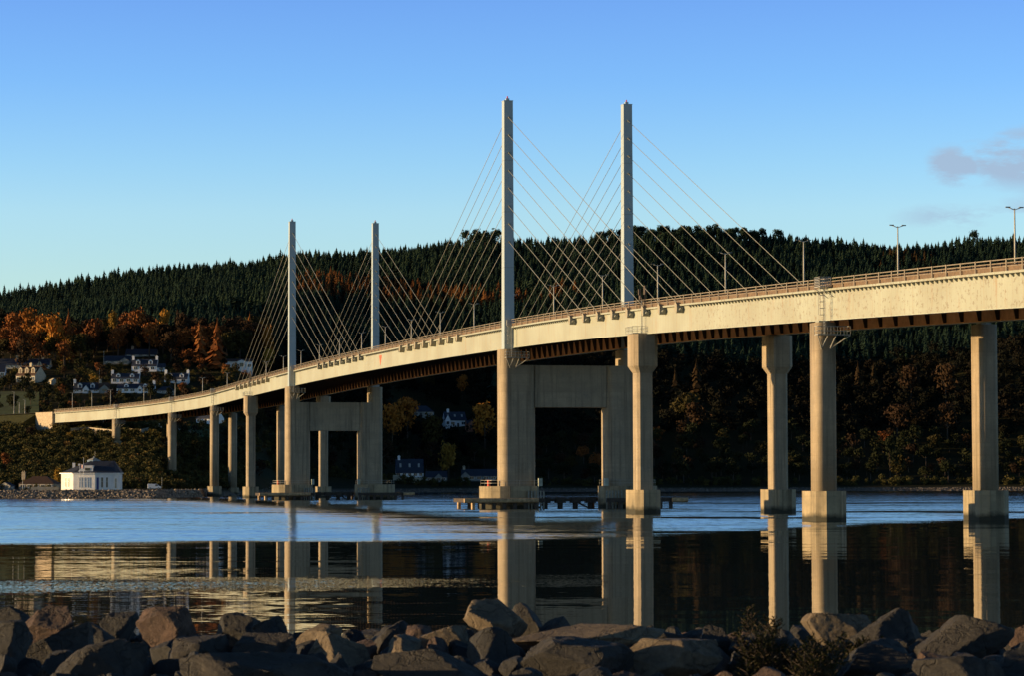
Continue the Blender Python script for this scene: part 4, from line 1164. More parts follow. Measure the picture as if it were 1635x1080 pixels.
        cx = (x0 + x1) / 2; mb = MB(); mb.box(cx - .6, cx + .6, .95, 1.02, h2 * .4, h2 * .8); mb.build('window', M['glass'], o)
    return o
R_ = math.radians
house('cream house with brown roof, three dormers and a middle chimney above the pasture', 40, 612, 36, 12, 15, 'cream_wall', 'brown_roof', R_(-24), 9, None, False, (.5,), 3, 3)
house('long low terrace with a dark slate roof at the far left', 36, 590, 84, 7, 10, 'cream_wall', 'slate', 0, 8, None, False, (.36, .85), 0, 12, False, front_gable=(.82, .1))
house('white gabled cottage cut by the left edge of the photo', -6, 606, 26, 11, 12, 'white_wall', 'slate', R_(6), 8, None, False, (), 0, 2)
house('bright yellow rounded shed glowing in the low sun', 78, 616, 12, 6, 5, 'cream_wall', 'cream_wall', R_(-50), 4, None, True, (), 0, 1, False, cat='shed', name='shed')
house('dark slate house with a small white gable on its front and two dormers', 137, 630, 40, 6, 11, 'white_wall', 'slate', R_(4), 8, None, False, (.02,), 2, 3, True, front_gable=(.5, .26))
house('small gabled wing house with a white front beside the dark slate house', 166, 630, 17, 8, 9, 'dim_wall', 'brown_roof', R_(10), 7, None, False, (.15,), 0, 1, True, front_gable=(.5, .8))
house('pale bungalow with a rounded gable at its right end', 186, 584, 42, 6, 8, 'dim_wall', 'slate', 0, 7, None, False, (), 0, 3, False, front_gable=(.80, .36))
house('long dark slate roofed house on the slope behind the twin-chimney house', 224, 571, 50, 4, 9, 'dim_wall', 'slate', 0, 8, None, False, (.2,), 0, 4, False)
house('white house with a chimney at each gable and a low wing at its right', 229.5, 595, 40, 10, 10.5, 'white_wall', 'slate', 0, 7, None, False, (.03, .97), 2, 2, True, annex=(1, 13, 7, 7))
house('white cottage with two chimneys just below the twin-chimney house', 199, 614, 44, 9, 8, 'white_wall', 'slate', R_(2), 7, None, False, (.02, .98), 2, 4, False)
house('long white cottage with two wide dormers, lowest of the three in its row', 216, 630, 60, 8, 7, 'white_wall', 'slate', R_(2), 7, None, False, (.97,), 2, 5, True, front_gable=(.62, .12))
house('white cottage with small chimneys right of the village rows', 280, 615, 37, 8, 9, 'white_wall', 'slate', R_(-3), 7, None, False, (.02, .98), 2, 2, True)
house('low dark-roofed bungalow directly above the deck rail', 264, 632, 28, 6, 7, 'dim_wall', 'slate', R_(4), 7, None, True, (), 0, 3, False)
house('two-storey pale house beside the far stays with a porch', 381, 594, 42, 15, 4, 'white_wall', 'brown_roof', R_(4), 7, None, False, (), 0, 4, True, front_gable=(.6, .3))
house('white gable cottage seen under the deck between two columns', 328, 678, 34, 9, 12, 'white_wall', 'slate', R_(-22), 8, None, False, (.05,), 0, 2, True)
house('brown bungalow with a hipped roof and a tall chimney at the left shore', 58, 768, 56, 10, 12, 'stone', 'brown_roof', R_(-6), 9, 872, True, (.02,), 0, 5, False, cat='bungalow', name='bungalow')
house('small white shed with a gabled roof at the far left shore', 20, 763, 11, 7, 5, 'dim_wall', 'slate', R_(60), 4, 866, False, (), 0, 1, False, cat='shed', name='shed')
house('slate villa with a hipped roof on the hillside between the piers', 672, 661, 40, 9, 10, 'dim_wall', 'slate', 0, 9, 1362, True, (), 0, 4, True)
house('hillside villa with a white gable and a tall white chimney between the piers', 727, 668, 34, 12, 13, 'white_wall', 'slate', R_(10), 9, 1345, False, (.2,), 0, 3, True, front_gable=(.12, .24), skylights=3)
house('small brick house beside the orange-topped tree, left of the near portal', 752, 668, 14, 13, 8, 'brick', 'slate', R_(10), 6, 1330, False, (), 0, 2, False, front_gable=(.5, .8))
house('shore house with a steep slate roof, skylights and a chimney at its left', 654, 769, 44, 9, 21, 'white_wall', 'slate', R_(4), 10, 1188, False, (.12,), 0, 5, False, skylights=3)
house('low shore building with a white garage front beside the steep-roofed house', 696, 769, 34, 9, 9, 'dim_wall', 'slate', 0, 8, 1186, False, (), 0, 3, False, front_gable=(.62, .32))
house('long shore bungalow with a slate roof just left of the near portal', 770, 768, 68, 9, 10, 'dim_wall', 'slate', 0, 8, 1190, False, (.06,), 0, 6, False, front_gable=(.1, .2))

# clubhouse on the shore
def clubhouse():
    D = 818; k = D / FPX; o = empty('clubhouse', (X_at(143, D), D, ground(143, D) - .05), 0, 'white many-sided clubhouse with a steep blue slate roof behind the stone sea wall', 'clubhouse')
    def q(x): return (x - 143) * k
    Hh = 28.5 * k
    out = [(q(95), 3.4), (q(117), 0.35), (q(152), 0.0), (q(181), .9), (q(188.5), 3.2), (q(187), 11), (q(150), 14), (q(105), 12)]
    mb = MB(); mb.prism(out, -2.5, Hh); wl = mb.build('wall', M['white_wall'], o)
    cx, cy = q(146), 7.0
    grow = [((x - cx) * 1.05 + cx, (y - cy) * 1.07 + cy) for x, y in out]
    mb = MB(); mb.prism(grow, Hh + .003, Hh + .22); mb.build('cornice', M['white_paint'], o)
    ra, rb = (q(139), 6.6, Hh + 20.5 * k), (q(178), 7.0, Hh + 20.5 * k)
    g3 = [(x, y, Hh + .225) for x, y in grow]; mb = MB(); n = len(g3)
    vs = g3 + [ra, rb]
    mb.add(vs, [(0, 1, n), (1, 2, n), (2, 3, n + 1, n), (3, 4, n + 1), (4, 5, n + 1), (5, 6, n + 1), (6, 7, n, n + 1), (7, 0, n)])
    rf = mb.build('roof', M['slate'], o)
    # windows on each face
    def face(a, b, items):
        a = Vector((a[0], a[1], 0)); b = Vector((b[0], b[1], 0)); d = (b - a); L = d.length; d.normalize(); nn = Vector((d.y, -d.x, 0))
        for u, w_, z0, z1, kind in items:
            c = a + d * (u * L)
            def T(x, y, z): v = c + d * x + nn * (-y); return (v.x, v.y, z)
            mb = MB()
            if kind == 'door': mb.box(-w_, w_, -.05, .03, z0, z1, T); mb.build('door', M['blue_door'], o); continue
            mb.box(-w_ - .08, -w_, -.07, .03, z0, z1, T); mb.box(w_, w_ + .08, -.07, .03, z0, z1, T); mb.box(-w_ - .08, w_ + .08, -.07, .03, z1 + .002, z1 + .09, T); mb.box(-w_ - .12, w_ + .12, -.1, .03, z0 - .1, z0 - .002, T)
            mb.box(-w_, w_, -.05, .02, (z0 + z1) / 2 + .25, (z0 + z1) / 2 + .31, T)
            f = mb.build('window', M['white_paint'], o); mb = MB(); mb.box(-w_, w_, -.035, .02, z0, z1, T); mb.build('pane', M['glass' if kind != 'blue' else 'glass_blue'], f)
    face(out[0], out[1], [(.38, .22, 1.3, 4.0, 'w'), (.62, .22, 1.3, 4.0, 'w')])
    face(out[1], out[2], [(.30, .27, 1.2, 4.1, 'blue'), (.44, .27, 1.2, 4.1, 'blue'), (.58, .27, 1.2, 4.1, 'blue'), (.72, .27, 1.2, 4.1, 'blue')])
    face(out[2], out[3], [(.14, .33, .1, 4.1, 'door'), (.38, .25, 1.2, 4.1, 'w'), (.64, .25, 1.2, 4.1, 'w')])
    face(out[3], out[4], [(.35, .3, 1.0, 3.8, 'w')])
    # plinth band and pilasters
    mb = MB(); gp2 = [((x - cx) * 1.008 + cx, (y - cy) * 1.01 + cy) for x, y in out]; mb.prism(gp2, -2.4, .55); mb.build('plinth', M['cream_wall'], o)
    # white wedge-shaped dormer with a dark window
    mb = MB(); za = Hh + .3; y0 = .6
    prof = [(q(122), za), (q(148.5), za), (q(147.5), za + 11.5 * k), (q(134), za + 11.5 * k)]
    mb.add([(x, y0, z) for x, z in prof] + [(x, y0 + 3.6, z) for x, z in prof], [(0, 1, 2, 3), (7, 6, 5, 4), (0, 4, 5, 1), (1, 5, 6, 2), (2, 6, 7, 3), (3, 7, 4, 0)])
    dm = mb.build('dormer', M['white_wall'], rf); mb = MB(); mb.box(q(135.5), q(143.5), y0 - .05, y0 + .02, za + 3 * k, za + 7.5 * k); mb.build('dormer_window', M['glass'], rf)
    mb = MB(); mb.box(q(110.5), q(114.5), 6.2, 7.2, Hh + .5, Hh + 17.5 * k); mb.box(q(118), q(120.5), 8.2, 9, Hh + .5, Hh + 16 * k); mb.build('chimney', M['white_wall'], rf)
    # glazed cupola
    mb = MB(); ring = [(q(143) + 1.9 * math.cos(t), 8.3 + 1.9 * math.sin(t)) for t in np.linspace(0, 2 * math.pi, 9)[:-1]]
    mb.prism(ring, Hh + 17 * k, Hh + 21.5 * k); cu = mb.build('cupola', M['glass_blue'], rf)
    mb = MB(); mb.prism([((x - q(143)) * 1.15 + q(143), (y - 8.3) * 1.15 + 8.3) for x, y in ring], Hh + 21.52 * k, Hh + 25.5 * k, None, [((x - q(143)) * .15 + q(143), (y - 8.3) * .15 + 8.3) for x, y in ring])
    mb.box(q(142), q(144), 8.0, 8.6, Hh + 25 * k, Hh + 28 * k); mb.bar((q(145), 8.3, Hh + 26 * k), (q(145), 8.3, Hh + 36 * k), .04, 5); mb.build('cupola_roof', M['lamp_grey'], rf)
    HOUSE_SPOTS.append((143, 60, D + 5))
    # flagpoles with a flag
    for j, (x, top, fl) in enumerate(((127.5, 741, True), (133.5, 731, False))):
        pz = ground(x, D - 1.5); f = empty('flagpole', (X_at(x, D - 1.5), D - 1.5, pz), 0, 'white flagpole flying a small red and white flag before the clubhouse' if fl else 'taller bare flagpole in front of the clubhouse dormer', 'flagpole')
        h = z_at(x, top, D - 1.5) - pz
        mb = MB(); mb.bar((0, 0, -.2), (0, 0, h), .07, 6, .04); mb.build('pole', M['white_paint'], f, True)
        if fl:
            mb = MB(); nx = 10; W_ = 1.25; Z1 = h - .1; Z0 = h - 1.1
            for side in (0, .02):
                for i in range(nx):
                    a, b = i / nx, (i + 1) / nx; ya, yb_ = .12 * math.sin(a * 7) + side, .12 * math.sin(b * 7) + side
                    pts4 = [(.05 + a * W_, ya, Z0 - a * .55), (.05 + b * W_, yb_, Z0 - b * .55), (.05 + b * W_, yb_, Z1 - b * .55), (.05 + a * W_, ya, Z1 - a * .55)]
                    mb.poly(pts4)
            mb.build('flag', M['flag'], f)
m_, t_, b_ = newmat('red_white_flag_cloth')
sp = N(t_, 'ShaderNodeSeparateXYZ'); t_.links.new(mapped(t_, (1, 1, 1)), sp.inputs[0])
st_ = mth('GREATER_THAN', mth('FRACT', mth('ADD', mth('MULTIPLY', sp.outputs[2], 2.2, tree=t_), mth('MULTIPLY', sp.outputs[0], 1.2, tree=t_), tree=t_), tree=t_), .5, tree=t_)
t_.links.new(mixc(t_, st_, (.55, .06, .05), (.7, .68, .66)), b_.inputs['Base Color'])
M['flag'] = m_
M['glass_blue'] = simple('pale_blue_window_glass', (.22, .33, .50), .2, 0, .15)
clubhouse()

# white van and walls, poles
def van(x, y, label):
    D = hit(x, y, 805); D = 872.0; z = ground(x, D); o = empty('van', (X_at(x, D), D, z), R_(4), label, 'van'); L = 4.3
    mb = MB()
    prof = [(-2.1, .32), (2.0, .32), (2.12, .6), (2.05, .98), (1.45, 1.12), (.85, 1.72), (-1.95, 1.80), (-2.12, 1.55)]
    n = len(prof); v = [(px, 0, pz) for px, pz in prof] + [(px, 1.7, pz) for px, pz in prof]
    mb.add(v, [tuple(range(n)), tuple(range(2 * n - 1, n - 1, -1))] + [(k, n + k, n + (k + 1) % n, (k + 1) % n) for k in range(n)])
    bd = mb.build('body', M['white_paint'], o)
    md = bd.modifiers.new('bevel', 'BEVEL'); md.width = .07; md.segments = 2
    mb = MB(); mb.add([(.25, -.012, 1.08), (1.30, -.012, 1.08), (.86, -.012, 1.58), (.3, -.012, 1.6), (.25, .02, 1.08), (1.30, .02, 1.08), (.86, .02, 1.58), (.3, .02, 1.6)], [(0, 1, 2, 3), (7, 6, 5, 4), (0, 4, 5, 1), (1, 5, 6, 2), (2, 6, 7, 3), (3, 7, 4, 0)])
    mb.build('side_window', M['glass'], o)
    mb = MB(); mb.add([(1.47, .12, 1.14), (1.47, 1.58, 1.14), (.90, 1.48, 1.70), (.90, .22, 1.70)], [(0, 1, 2, 3)]); mb.v = [(a + .03, b, c + .02) for a, b, c in mb.v]; mb.build('windscreen', M['glass'], o)
    for wx in (-1.35, 1.3):
        for wy in (-.02, 1.52):
            mb = MB(); mb.bar((wx, wy, .33), (wx, wy + .2, .33), .33, 14); wh = mb.build('wheel', M['tyre'], o); mb = MB(); mb.bar((wx, wy - .01, .33), (wx, wy + .21, .33), .18, 10); mb.build('rim', M['lamp_grey'], wh)
    for hy in (.15, 1.35): mb = MB(); mb.box(2.06, 2.12, hy, hy + .22, .68, .86); mb.build('headlight', M['glass'], o)
van(246.5, 782, 'small white van parked on the shore road left of the first shore column')
def pole(x, yt, yb, label, cat='pole', D=None, r=.09, cross=False):
    p = gp(x, yb, 805) if D is None else Vector((X_at(x, D), D, ground(x, D)))
    h = z_at(x, yt, p.y) - p.z; o = empty('utility_pole' if cross else 'pole', p, 0, label, cat)
    mb = MB(); mb.bar((0, 0, -.3), (0, 0, h), r, 6, r * .7); mb.build('shaft', M['bark' if cross else 'lamp_grey'], o)
    mb = MB()
    if cross: mb.box(-.8, .8, -.06, .06, h - .7, h - .55)
    else: mb.prism([(-.12, -.12), (.12, -.12), (.12, .12), (-.12, .12)], h + .002, h + .12)
    mb.build('crossarm' if cross else 'cap', M['bark' if cross else 'lamp_grey'], o)
pole(36.5, 763, 786, 'thin pale pole carrying a small board on the sea wall at far left', D=812)
pole(258.5, 764, 784, 'thin pole standing right beside the white van', D=874, r=.06)
for x, yt, yb, lb in ((127, 644, 668, 'wooden utility pole behind the first deck lamps'), (134.5, 638, 665, 'plain wooden utility pole between deck lamps at the left'), (73, 632, 652, 'pole against dark trees above the abutment'),
                      (165, 562, 588, 'tall mast at the left end of the round-gabled bungalow'), (158, 590, 605, 'short pole left of the yellow-green garden tree'), (129, 602, 615, 'small pole rising behind the slate house with white gable dormer')):
    pole(x, yt, yb, lb, 'utility pole', cross=(x in (127, 134.5)))
def low_wall(name, label, pts_, h, mat, thick=.4):
    o = None; mb = MB()
    for (xa, Da), (xb, Db) in zip(pts_[:-1], pts_[1:]):
        n = 6
        for i in range(n):
            x0 = xa + (xb - xa) * i / n; x1 = xa + (xb - xa) * (i + 1) / n; D0 = Da + (Db - Da) * i / n; D1 = Da + (Db - Da) * (i + 1) / n
            z0 = ground(x0, D0); z1 = ground(x1, D1); X0, X1 = X_at(x0, D0), X_at(x1, D1)
            mb.hexa([(X0, D0, z0 - 2), (X1, D1, z1 - 2), (X1, D1 + thick, z1 - 2), (X0, D0 + thick, z0 - 2), (X0, D0, z0 + h), (X1, D1, z1 + h), (X1, D1 + thick, z1 + h), (X0, D0 + thick, z0 + h)])
    o = mb.build(name, mat); tag(o, label, 'wall')
low_wall('retaining_wall', 'long pale retaining wall running under the start of the deck', [(113, 1058), (140, 1062), (180, 1050)], 3.3, M['stone'])
low_wall('retaining_wall', 'curved buff stone wall between the first two deck columns', [(196, 1070), (225, 1066), (258, 1090)], 2.2, M['stone'])
low_wall('garden_wall', 'short pale garden wall on the slope behind the curved buff wall', [(232, 1108), (255, 1110)], 1.6, M['cream_wall'])
low_wall('garden_wall', 'low pale wall left of the white gable cottage under the deck', [(285, 1112), (306, 1118)], 1.3, M['white_wall'])
low_wall('shore_wall', 'low white garden wall in front of the steep-roofed shore house', [(627, 1171), (672, 1171)], 2.2, M['cream_wall'])
low_wall('shore_wall', 'low pale wall before the clubhouse lawn at the left', [(50, 838), (94, 838)], 1.2, M['dim_wall'])

# ------------------------------------------------------------------ navigation fenders round the tower piers
def fender(s, lb):
    o = empty('fender_platform', W(s, -11, 0), 0, lb, 'fender'); base = Vector(o.location)
    def B(mb, name, mat): mb.v = [(v[0] - base.x, v[1] - base.y, v[2] - base.z) for v in mb.v]; return mb.build(name, mat, o)
    T = loc(s, 0)
    mb = MB()
    for off, y, wd in [(-18.2, -4.6, 3), ]: pass
    for x0, x1, y in ((-19.5, -6.0, -5.6), (5.5, 18.5, -5.6), (-19.5, -6, 5.6), (5.5, 18.5, 5.6)):
        mb.box(x0, x1, y - .3, y + .3, 1.15, 1.85, T)
    mb.box(-19.9, -19.3, -5.6, 5.6, 1.15, 1.85, T); mb.box(18.3, 18.9, -5.6, 5.6, 1.15, 1.85, T)
    mb.box(-5.5, 5.3, -.5, .5, 1.25, 1.8, T)
    B(mb, 'walkway', M['timber'])
    mb = MB(); mb.bar(T(-20.6, -6.15, 1.5), T(-7.2, -6.15, 1.5), .42, 8); B(mb, 'rubbing_tube', M['fender_pipe']); mb = MB(); mb.bar(T(17.5, -6.15, 1.5), T(20.4, -6.15, 1.5), .42, 8); B(mb, 'rubbing_tube', M['fender_pipe'])
    xs = [-18.9 + 1.9 * k for k in range(7)] + [6 + 1.9 * k for k in range(7)]
    for x in xs:
        for y in (-5.6, 5.6):
            mb = MB(); mb.bar(T(x, y, -2.5), T(x, y, 1.14), .36, 7); B(mb, 'pile', M['fender_pipe'] if (x < -14 and int(x * 10) % 2) else M['timber'])
    for x in (-4.4, -1.6, 1.2, 4.0):
        mb = MB(); mb.bar(T(x, 0, -2.5), T(x, 0, 1.24), .5, 7); mb.box(x - .85, x + .85, -.8, .8, .95, 2.0, T); B(mb, 'dolphin', M['timber'])
    mb = MB(); mb.bar(T(-4.4, 0, 1.2), T(-5.6, 0, 0), .14, 5); mb.bar(T(1.6, 0, 1.1), T(3.6, 0, 0.1), .14, 5); mb.bar(T(-5.0, -.6, 1.95), T(5.2, -.6, 1.95), .08, 5); B(mb, 'brace', M['timber'])
fender(0, 'dark timber fender on piles round the near tower pier'); fender(240, 'dark timber fender on piles round the far tower pier')
# ------------------------------------------------------------------ fill the woods
fill_trees(34, (-30, 130), (560, 592), ['rust', 'rust', 'orange', 'brown', 'olive'], (11, 16), 'rust and orange broadleaf tree in the autumn wood above the terrace', 'autumn trees above the terrace', sep=9)
fill_trees(44, (130, 430), (548, 580), ['rust', 'rust', 'brown', 'brown', 'olive', 'brown'], (12, 17), 'dark rust broadleaf tree in the wood above the white cottages', 'autumn trees above the cottages', sep=9)
fill_trees(52, (-20, 440), (585, 640), ['olive', 'brown', 'green', 'brown', 'green', 'rust'], (4, 7.5), 'small garden tree among the village houses', 'village garden trees', ('crown', 'loose'), 'garden_tree', 7)
fill_trees(22, (-10, 125), (620, 668), ['green', 'green', 'olive'], (5, 8), 'dark bushy tree between the pasture and the approach road', 'dark trees round the pasture', ('crown',), 'broadleaf_tree', 7, 1125)
fill_trees(36, (255, 460), (640, 770), ['green', 'olive', 'brown', 'green'], (5, 9), 'dark broadleaf tree on the bank behind the shore columns', 'dark trees on the bank behind the columns', ('crown', 'loose'), 'broadleaf_tree', 8)
# hill wood: the nearest 250 as trees of their own, the rest one mass
BR.sort(key=lambda b: b[1])
sel = [b for b in BR if -10 < b[0] < 1645]
near = sel[:250]; nearset = set(id(b) for b in near); rest = [b for b in BR if id(b) not in nearset]
for xx, DD, z in near:
    h = rnd.uniform(6, 10.5); c = rnd.choices(['green', 'olive', 'brown', 'rust'], [6, 1.2, 2.0, .1])[0]
    if xx < 480: lb, gr = 'dark broadleaf tree on the slope behind the far anchor columns', 'slope trees behind the far anchor columns'
    elif xx < 810: lb, gr = 'dark broadleaf tree on the shore slope between the two portal piers', 'shore trees between the portal piers'
    elif xx < 1240: lb, gr = 'dark broadleaf tree on the shore slope behind the near portal pier', 'shore trees behind the near portal pier'
    else: lb, gr = 'dark broadleaf tree on the far shore behind the right-hand columns', 'shore trees behind the right-hand columns'
    put_tree('broadleaf_tree', X_at(xx, DD), DD, z, h, h * rnd.uniform(.85, 1.15), rnd.choice(('crown', 'crown', 'loose')), c, lb, gr)
Q = []
for xx, DD, z in rest:
    h = rnd.uniform(8, 12.5); Q.append((X_at(xx, DD), DD, z - .3, h, h * rnd.uniform(.8, 1.1), rnd.uniform(0, 6.28), rnd.randrange(len(CROWNL)), min(1, max(0, rnd.gauss(.42, .28)))))
def build_mass(name, protos, Q, mat, fix=None):
    a = list(zip(*Q)); V, F, T_ = merge(protos, a[0], a[1], a[2], a[3], a[4], a[5], [w_ if w_ < len(protos) else 0 for w_ in a[6]] if fix is None else fix, a[7])
    return link(name, np_mesh(name, V, F, mat, T_))
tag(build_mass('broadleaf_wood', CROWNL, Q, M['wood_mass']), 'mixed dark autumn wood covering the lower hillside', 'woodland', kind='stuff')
F_ = STUFF['fir']; F_ = [q for q in F_]
# skyline conifers near the crest stand on their own
crest = sorted([q for q in F_ if q[1] > 1900 and -5 < px_of(q[0], q[1]) < 1640], key=lambda q: -(q[2] + q[3]) / q[1])[:140]
cs = set(id(q) for q in crest); low = sorted([q for q in F_ if id(q) not in cs and -5 < px_of(q[0], q[1]) < 1640], key=lambda q: q[1])[:140]
cs |= set(id(q) for q in low)
for q in crest:
    x = px_of(q[0], q[1]); h = q[3] + rnd.uniform(-1.0, 1.5)
    side = 'left of the far towers' if x < 460 else 'between the far and near towers' if x < 800 else 'between the near towers' if x < 1010 else 'right of the near towers'
    if rnd.random() < .7:
        h += rnd.uniform(-.5, 2.0)
        put_tree('pine_tree', q[0], q[1], q[2], h, h * rnd.uniform(.5, .75), 'pine', 'fir_one', 'round-topped dark pine on the hill crest ' + side, 'skyline pines ' + side)
    else:
        put_tree('spruce_tree', q[0], q[1], q[2], h, h * rnd.uniform(.9, 1.2), 'fir', 'fir_one', 'pointed dark spruce on the hill crest ' + side, 'skyline spruces ' + side)
for q in low:
    x = px_of(q[0], q[1]); side = 'above the village' if x < 460 else 'between the far and near towers' if x < 800 else 'behind the near towers' if x < 1010 else 'right of the near towers'
    put_tree('spruce_tree', q[0], q[1], q[2], q[3], q[4], 'fir', 'fir_one', 'dark spruce at the lower edge of the plantation ' + side, 'plantation edge spruces ' + side)
F_ = [q for q in F_ if id(q) not in cs]
tag(build_mass('conifer_plantation', FIR, F_, M['fir'], [rnd.randrange(6) for _ in F_]), 'dense dark green conifer plantation covering the upper hillside', 'conifer forest', kind='stuff')
LQ = STUFF['larchd']; tag(build_mass('brown_larch_stand', FIR, LQ, M['dull_larch'], [rnd.randrange(6) for _ in LQ]), 'small stand of dull brown larches near the hill crest at right', 'larch stand', kind='stuff')
LQ = STUFF['larch']
tag(build_mass('larch_plantation', FIR, LQ, M['larch'], [rnd.randrange(6) for _ in LQ]), 'belt of orange larches across the dark conifer hillside', 'larch forest', kind='stuff')

# gorse and scrub ground cover on the left bank, garden scrub, shore scrub
Q = []
def scrub(n, xr, Dr, hr, ok=lambda x, D, z: True, tint=(.4, .25)):
    for _ in range(n):
        x = rnd.uniform(*xr); D = rnd.uniform(*Dr); z = ground(x, D)
        if z < 2.3 or not ok(x, D, z): continue
        if any(abs(x - hx) < hw and abs(D - hd) < 7 for hx, hw, hd in HOUSE_SPOTS): continue
        h = rnd.uniform(*hr); Q.append((X_at(x, D), D, z - .35 * h, h * 1.3, h * rnd.uniform(1.2, 1.8), rnd.uniform(0, 6.28), rnd.randrange(6), min(1, max(0, rnd.gauss(*tint)))))
def onroad(x, D, z): return not (52 < x < 84 and 1066 < D < 1100)
scrub(3600, (-120, 400), (882, 1100), (1.8, 3.6), onroad, (.38, .22))
scrub(1500, (-120, 460), (1098, 1340), (1.2, 3.0), lambda x, D, z: not (x < 64 and 1105 < D < 1232), (.35, .25))
scrub(500, (420, 1900), (1160, 1178), (1.5, 3.5), tint=(.25, .2))
scrub(160, (-60, 95), (836, 880), (1.2, 2.6), lambda x, D, z: not (60 < x < 200 and D < 850), (.35, .3))
tag(build_mass('gorse_scrub', CROWNL, Q, M['gorse']), 'dense dark gorse and scrub covering the bank below the road', 'scrub', kind='stuff')

# ------------------------------------------------------------------ rocks
def rock_np(seed, sub=3, rough=.05, ncut=13):
    g = np.random.default_rng(seed)
    import bmesh
    bm = bmesh.new(); bmesh.ops.create_icosphere(bm, subdivisions=sub, radius=1.0)
    V = np.array([v.co[:] for v in bm.verts]); F = np.array([[v.index for v in f.verts] for f in bm.faces]); bm.free()
    nrm = g.normal(size=(ncut, 3)); nrm /= np.linalg.norm(nrm, axis=1)[:, None]; d = g.uniform(.36, .78, ncut); d[ncut // 2:] = g.uniform(.62, .9, ncut - ncut // 2)
    dots = V @ nrm.T
    rr = np.where(dots > .05, d[None, :] / np.maximum(dots, .05), 9.0)
    r = np.minimum(rr.min(1), 1.05)
    V = V * r[:, None]
    if rough > 0:
        for i in range(len(V)):
            p = Vector(V[i]); o_ = Vector((seed * 3.1, seed * 1.7, 0))
            n = mnoise.fractal(p * 1.4 + o_, .75, 2.1, 6) * rough * 1.2 + mnoise.ridged_multi_fractal(p * 1.9 + o_, .8, 2.1, 5, 1.0, 2.0) * rough * .45
            V[i] = V[i] * (1 + n)
    return V, F
def rock_mat(name, c1, c2, c3):
    m, t, b = newmat(name)
    v = mapped(t, (1, 1, 1)); n = noise(t, 1.6, 8, .65, v); f = noise(t, 14, 8, .75, v)
    vo = N(t, 'ShaderNodeTexVoronoi', feature='DISTANCE_TO_EDGE'); vo.inputs['Scale'].default_value = 1.7
    ds = N(t, 'ShaderNodeVectorMath', operation='ADD'); t.links.new(v, ds.inputs[0])
    nc = N(t, 'ShaderNodeTexNoise'); nc.inputs['Scale'].default_value = 2.5; nc.inputs['Detail'].default_value = 5; t.links.new(v, nc.inputs['Vector'])
    t.links.new(nc.outputs['Color'], ds.inputs[1]); t.links.new(ds.outputs[0], vo.inputs['Vector'])
    crack = mth('SUBTRACT', 1.0, mth('MULTIPLY', vo.outputs['Distance'], 26.0, clamp=True, tree=t), tree=t)
    col = ramp(t, n, [(.3, c1), (.5, c2), (.68, c3)])
    col = mixc(t, .6, col, ramp(t, f, [(.32, (.35, .35, .35)), (.68, (1.15, 1.15, 1.15))]), 'MULTIPLY')
    col = mixc(t, mth('MULTIPLY', crack, .5, tree=t), col, tuple(x * .35 for x in c1))
    t.links.new(col, b.inputs['Base Color']); b.inputs['Roughness'].default_value = .8
    h = mth('ADD', mth('MULTIPLY', f, 1.0, tree=t), mth('MULTIPLY', crack, -.4, tree=t), tree=t)
    bump(t, b, h, 1.0, .05)
    return m
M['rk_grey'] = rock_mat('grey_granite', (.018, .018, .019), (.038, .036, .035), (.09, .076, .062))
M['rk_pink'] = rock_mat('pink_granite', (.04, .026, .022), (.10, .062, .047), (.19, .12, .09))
M['rk_tan'] = rock_mat('sunlit_tan_rock', (.09, .07, .05), (.18, .14, .095), (.27, .21, .14))  # sunlit boulders get this lighter tan: sunlight put into the colour
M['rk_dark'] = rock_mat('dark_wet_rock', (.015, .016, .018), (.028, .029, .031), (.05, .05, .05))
# foreground bank
gx = np.arange(-60, 60.1, 1.5); gy = np.arange(10, 62, 1.5)
def bank(X, Y): return float(np.interp(Y, [8, 20, 26, 31, 36, 50, 62], [3.3, 3.0, 2.9, 2.75, 1.9, -.6, -2.0]) + .12 * math.sin(X * 1.3 + Y * .7))
V = np.array([(a, b, bank(a, b)) for a in gx for b in gy]); id2 = np.arange(len(V)).reshape(len(gx), len(gy))
Fq = np.stack([id2[:-1, :-1], id2[1:, :-1], id2[1:, 1:], id2[:-1, 1:]], -1).reshape(-1, 4)
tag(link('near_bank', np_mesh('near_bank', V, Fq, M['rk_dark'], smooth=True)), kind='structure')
RSEED = [100]
def boulder(x0, x1, ytop, hpx, D, mat, label, group=None, sub=5, flat=1.0, seed=None, tilt=None):
    RSEED[0] += 1; sd = seed or RSEED[0]
    w_ = (x1 - x0) / FPX * D; hh = hpx / FPX * D; X = X_at((x0 + x1) / 2, D); zt = z_at((x0 + x1) / 2, ytop, D)
    V, F = rock_np(sd, sub, .055, 16)
    ry = rnd.uniform(-.25, .25) if tilt is None else tilt
    V = V * np.array([1, .85, 1.0]); c, s_ = math.cos(ry), math.sin(ry)
    V[:, 0] = V[:, 0] / (V[:, 0].max() - V[:, 0].min()) * w_; V[:, 0] -= (V[:, 0].max() + V[:, 0].min()) / 2
    V[:, 2] = V[:, 2] / (V[:, 2].max() - V[:, 2].min()) * hh * 1.25
    V[:, 1] = V[:, 1] * max(.35, min(.8, w_ * .45))
    Vx = V[:, 0] * c - V[:, 2] * s_; Vz = V[:, 0] * s_ + V[:, 2] * c; V[:, 0] = Vx; V[:, 2] = Vz
    V[:, 2] -= V[:, 2].max()
    zb = zt + V[:, 2].min()
    me = np_mesh('boulder', V - np.array([0, 0, V[:, 2].min()]), F, M[mat], smooth=False)
    o = link('boulder', me); o.location = (X, D, zb); tag(o, label, 'boulder', group); return o
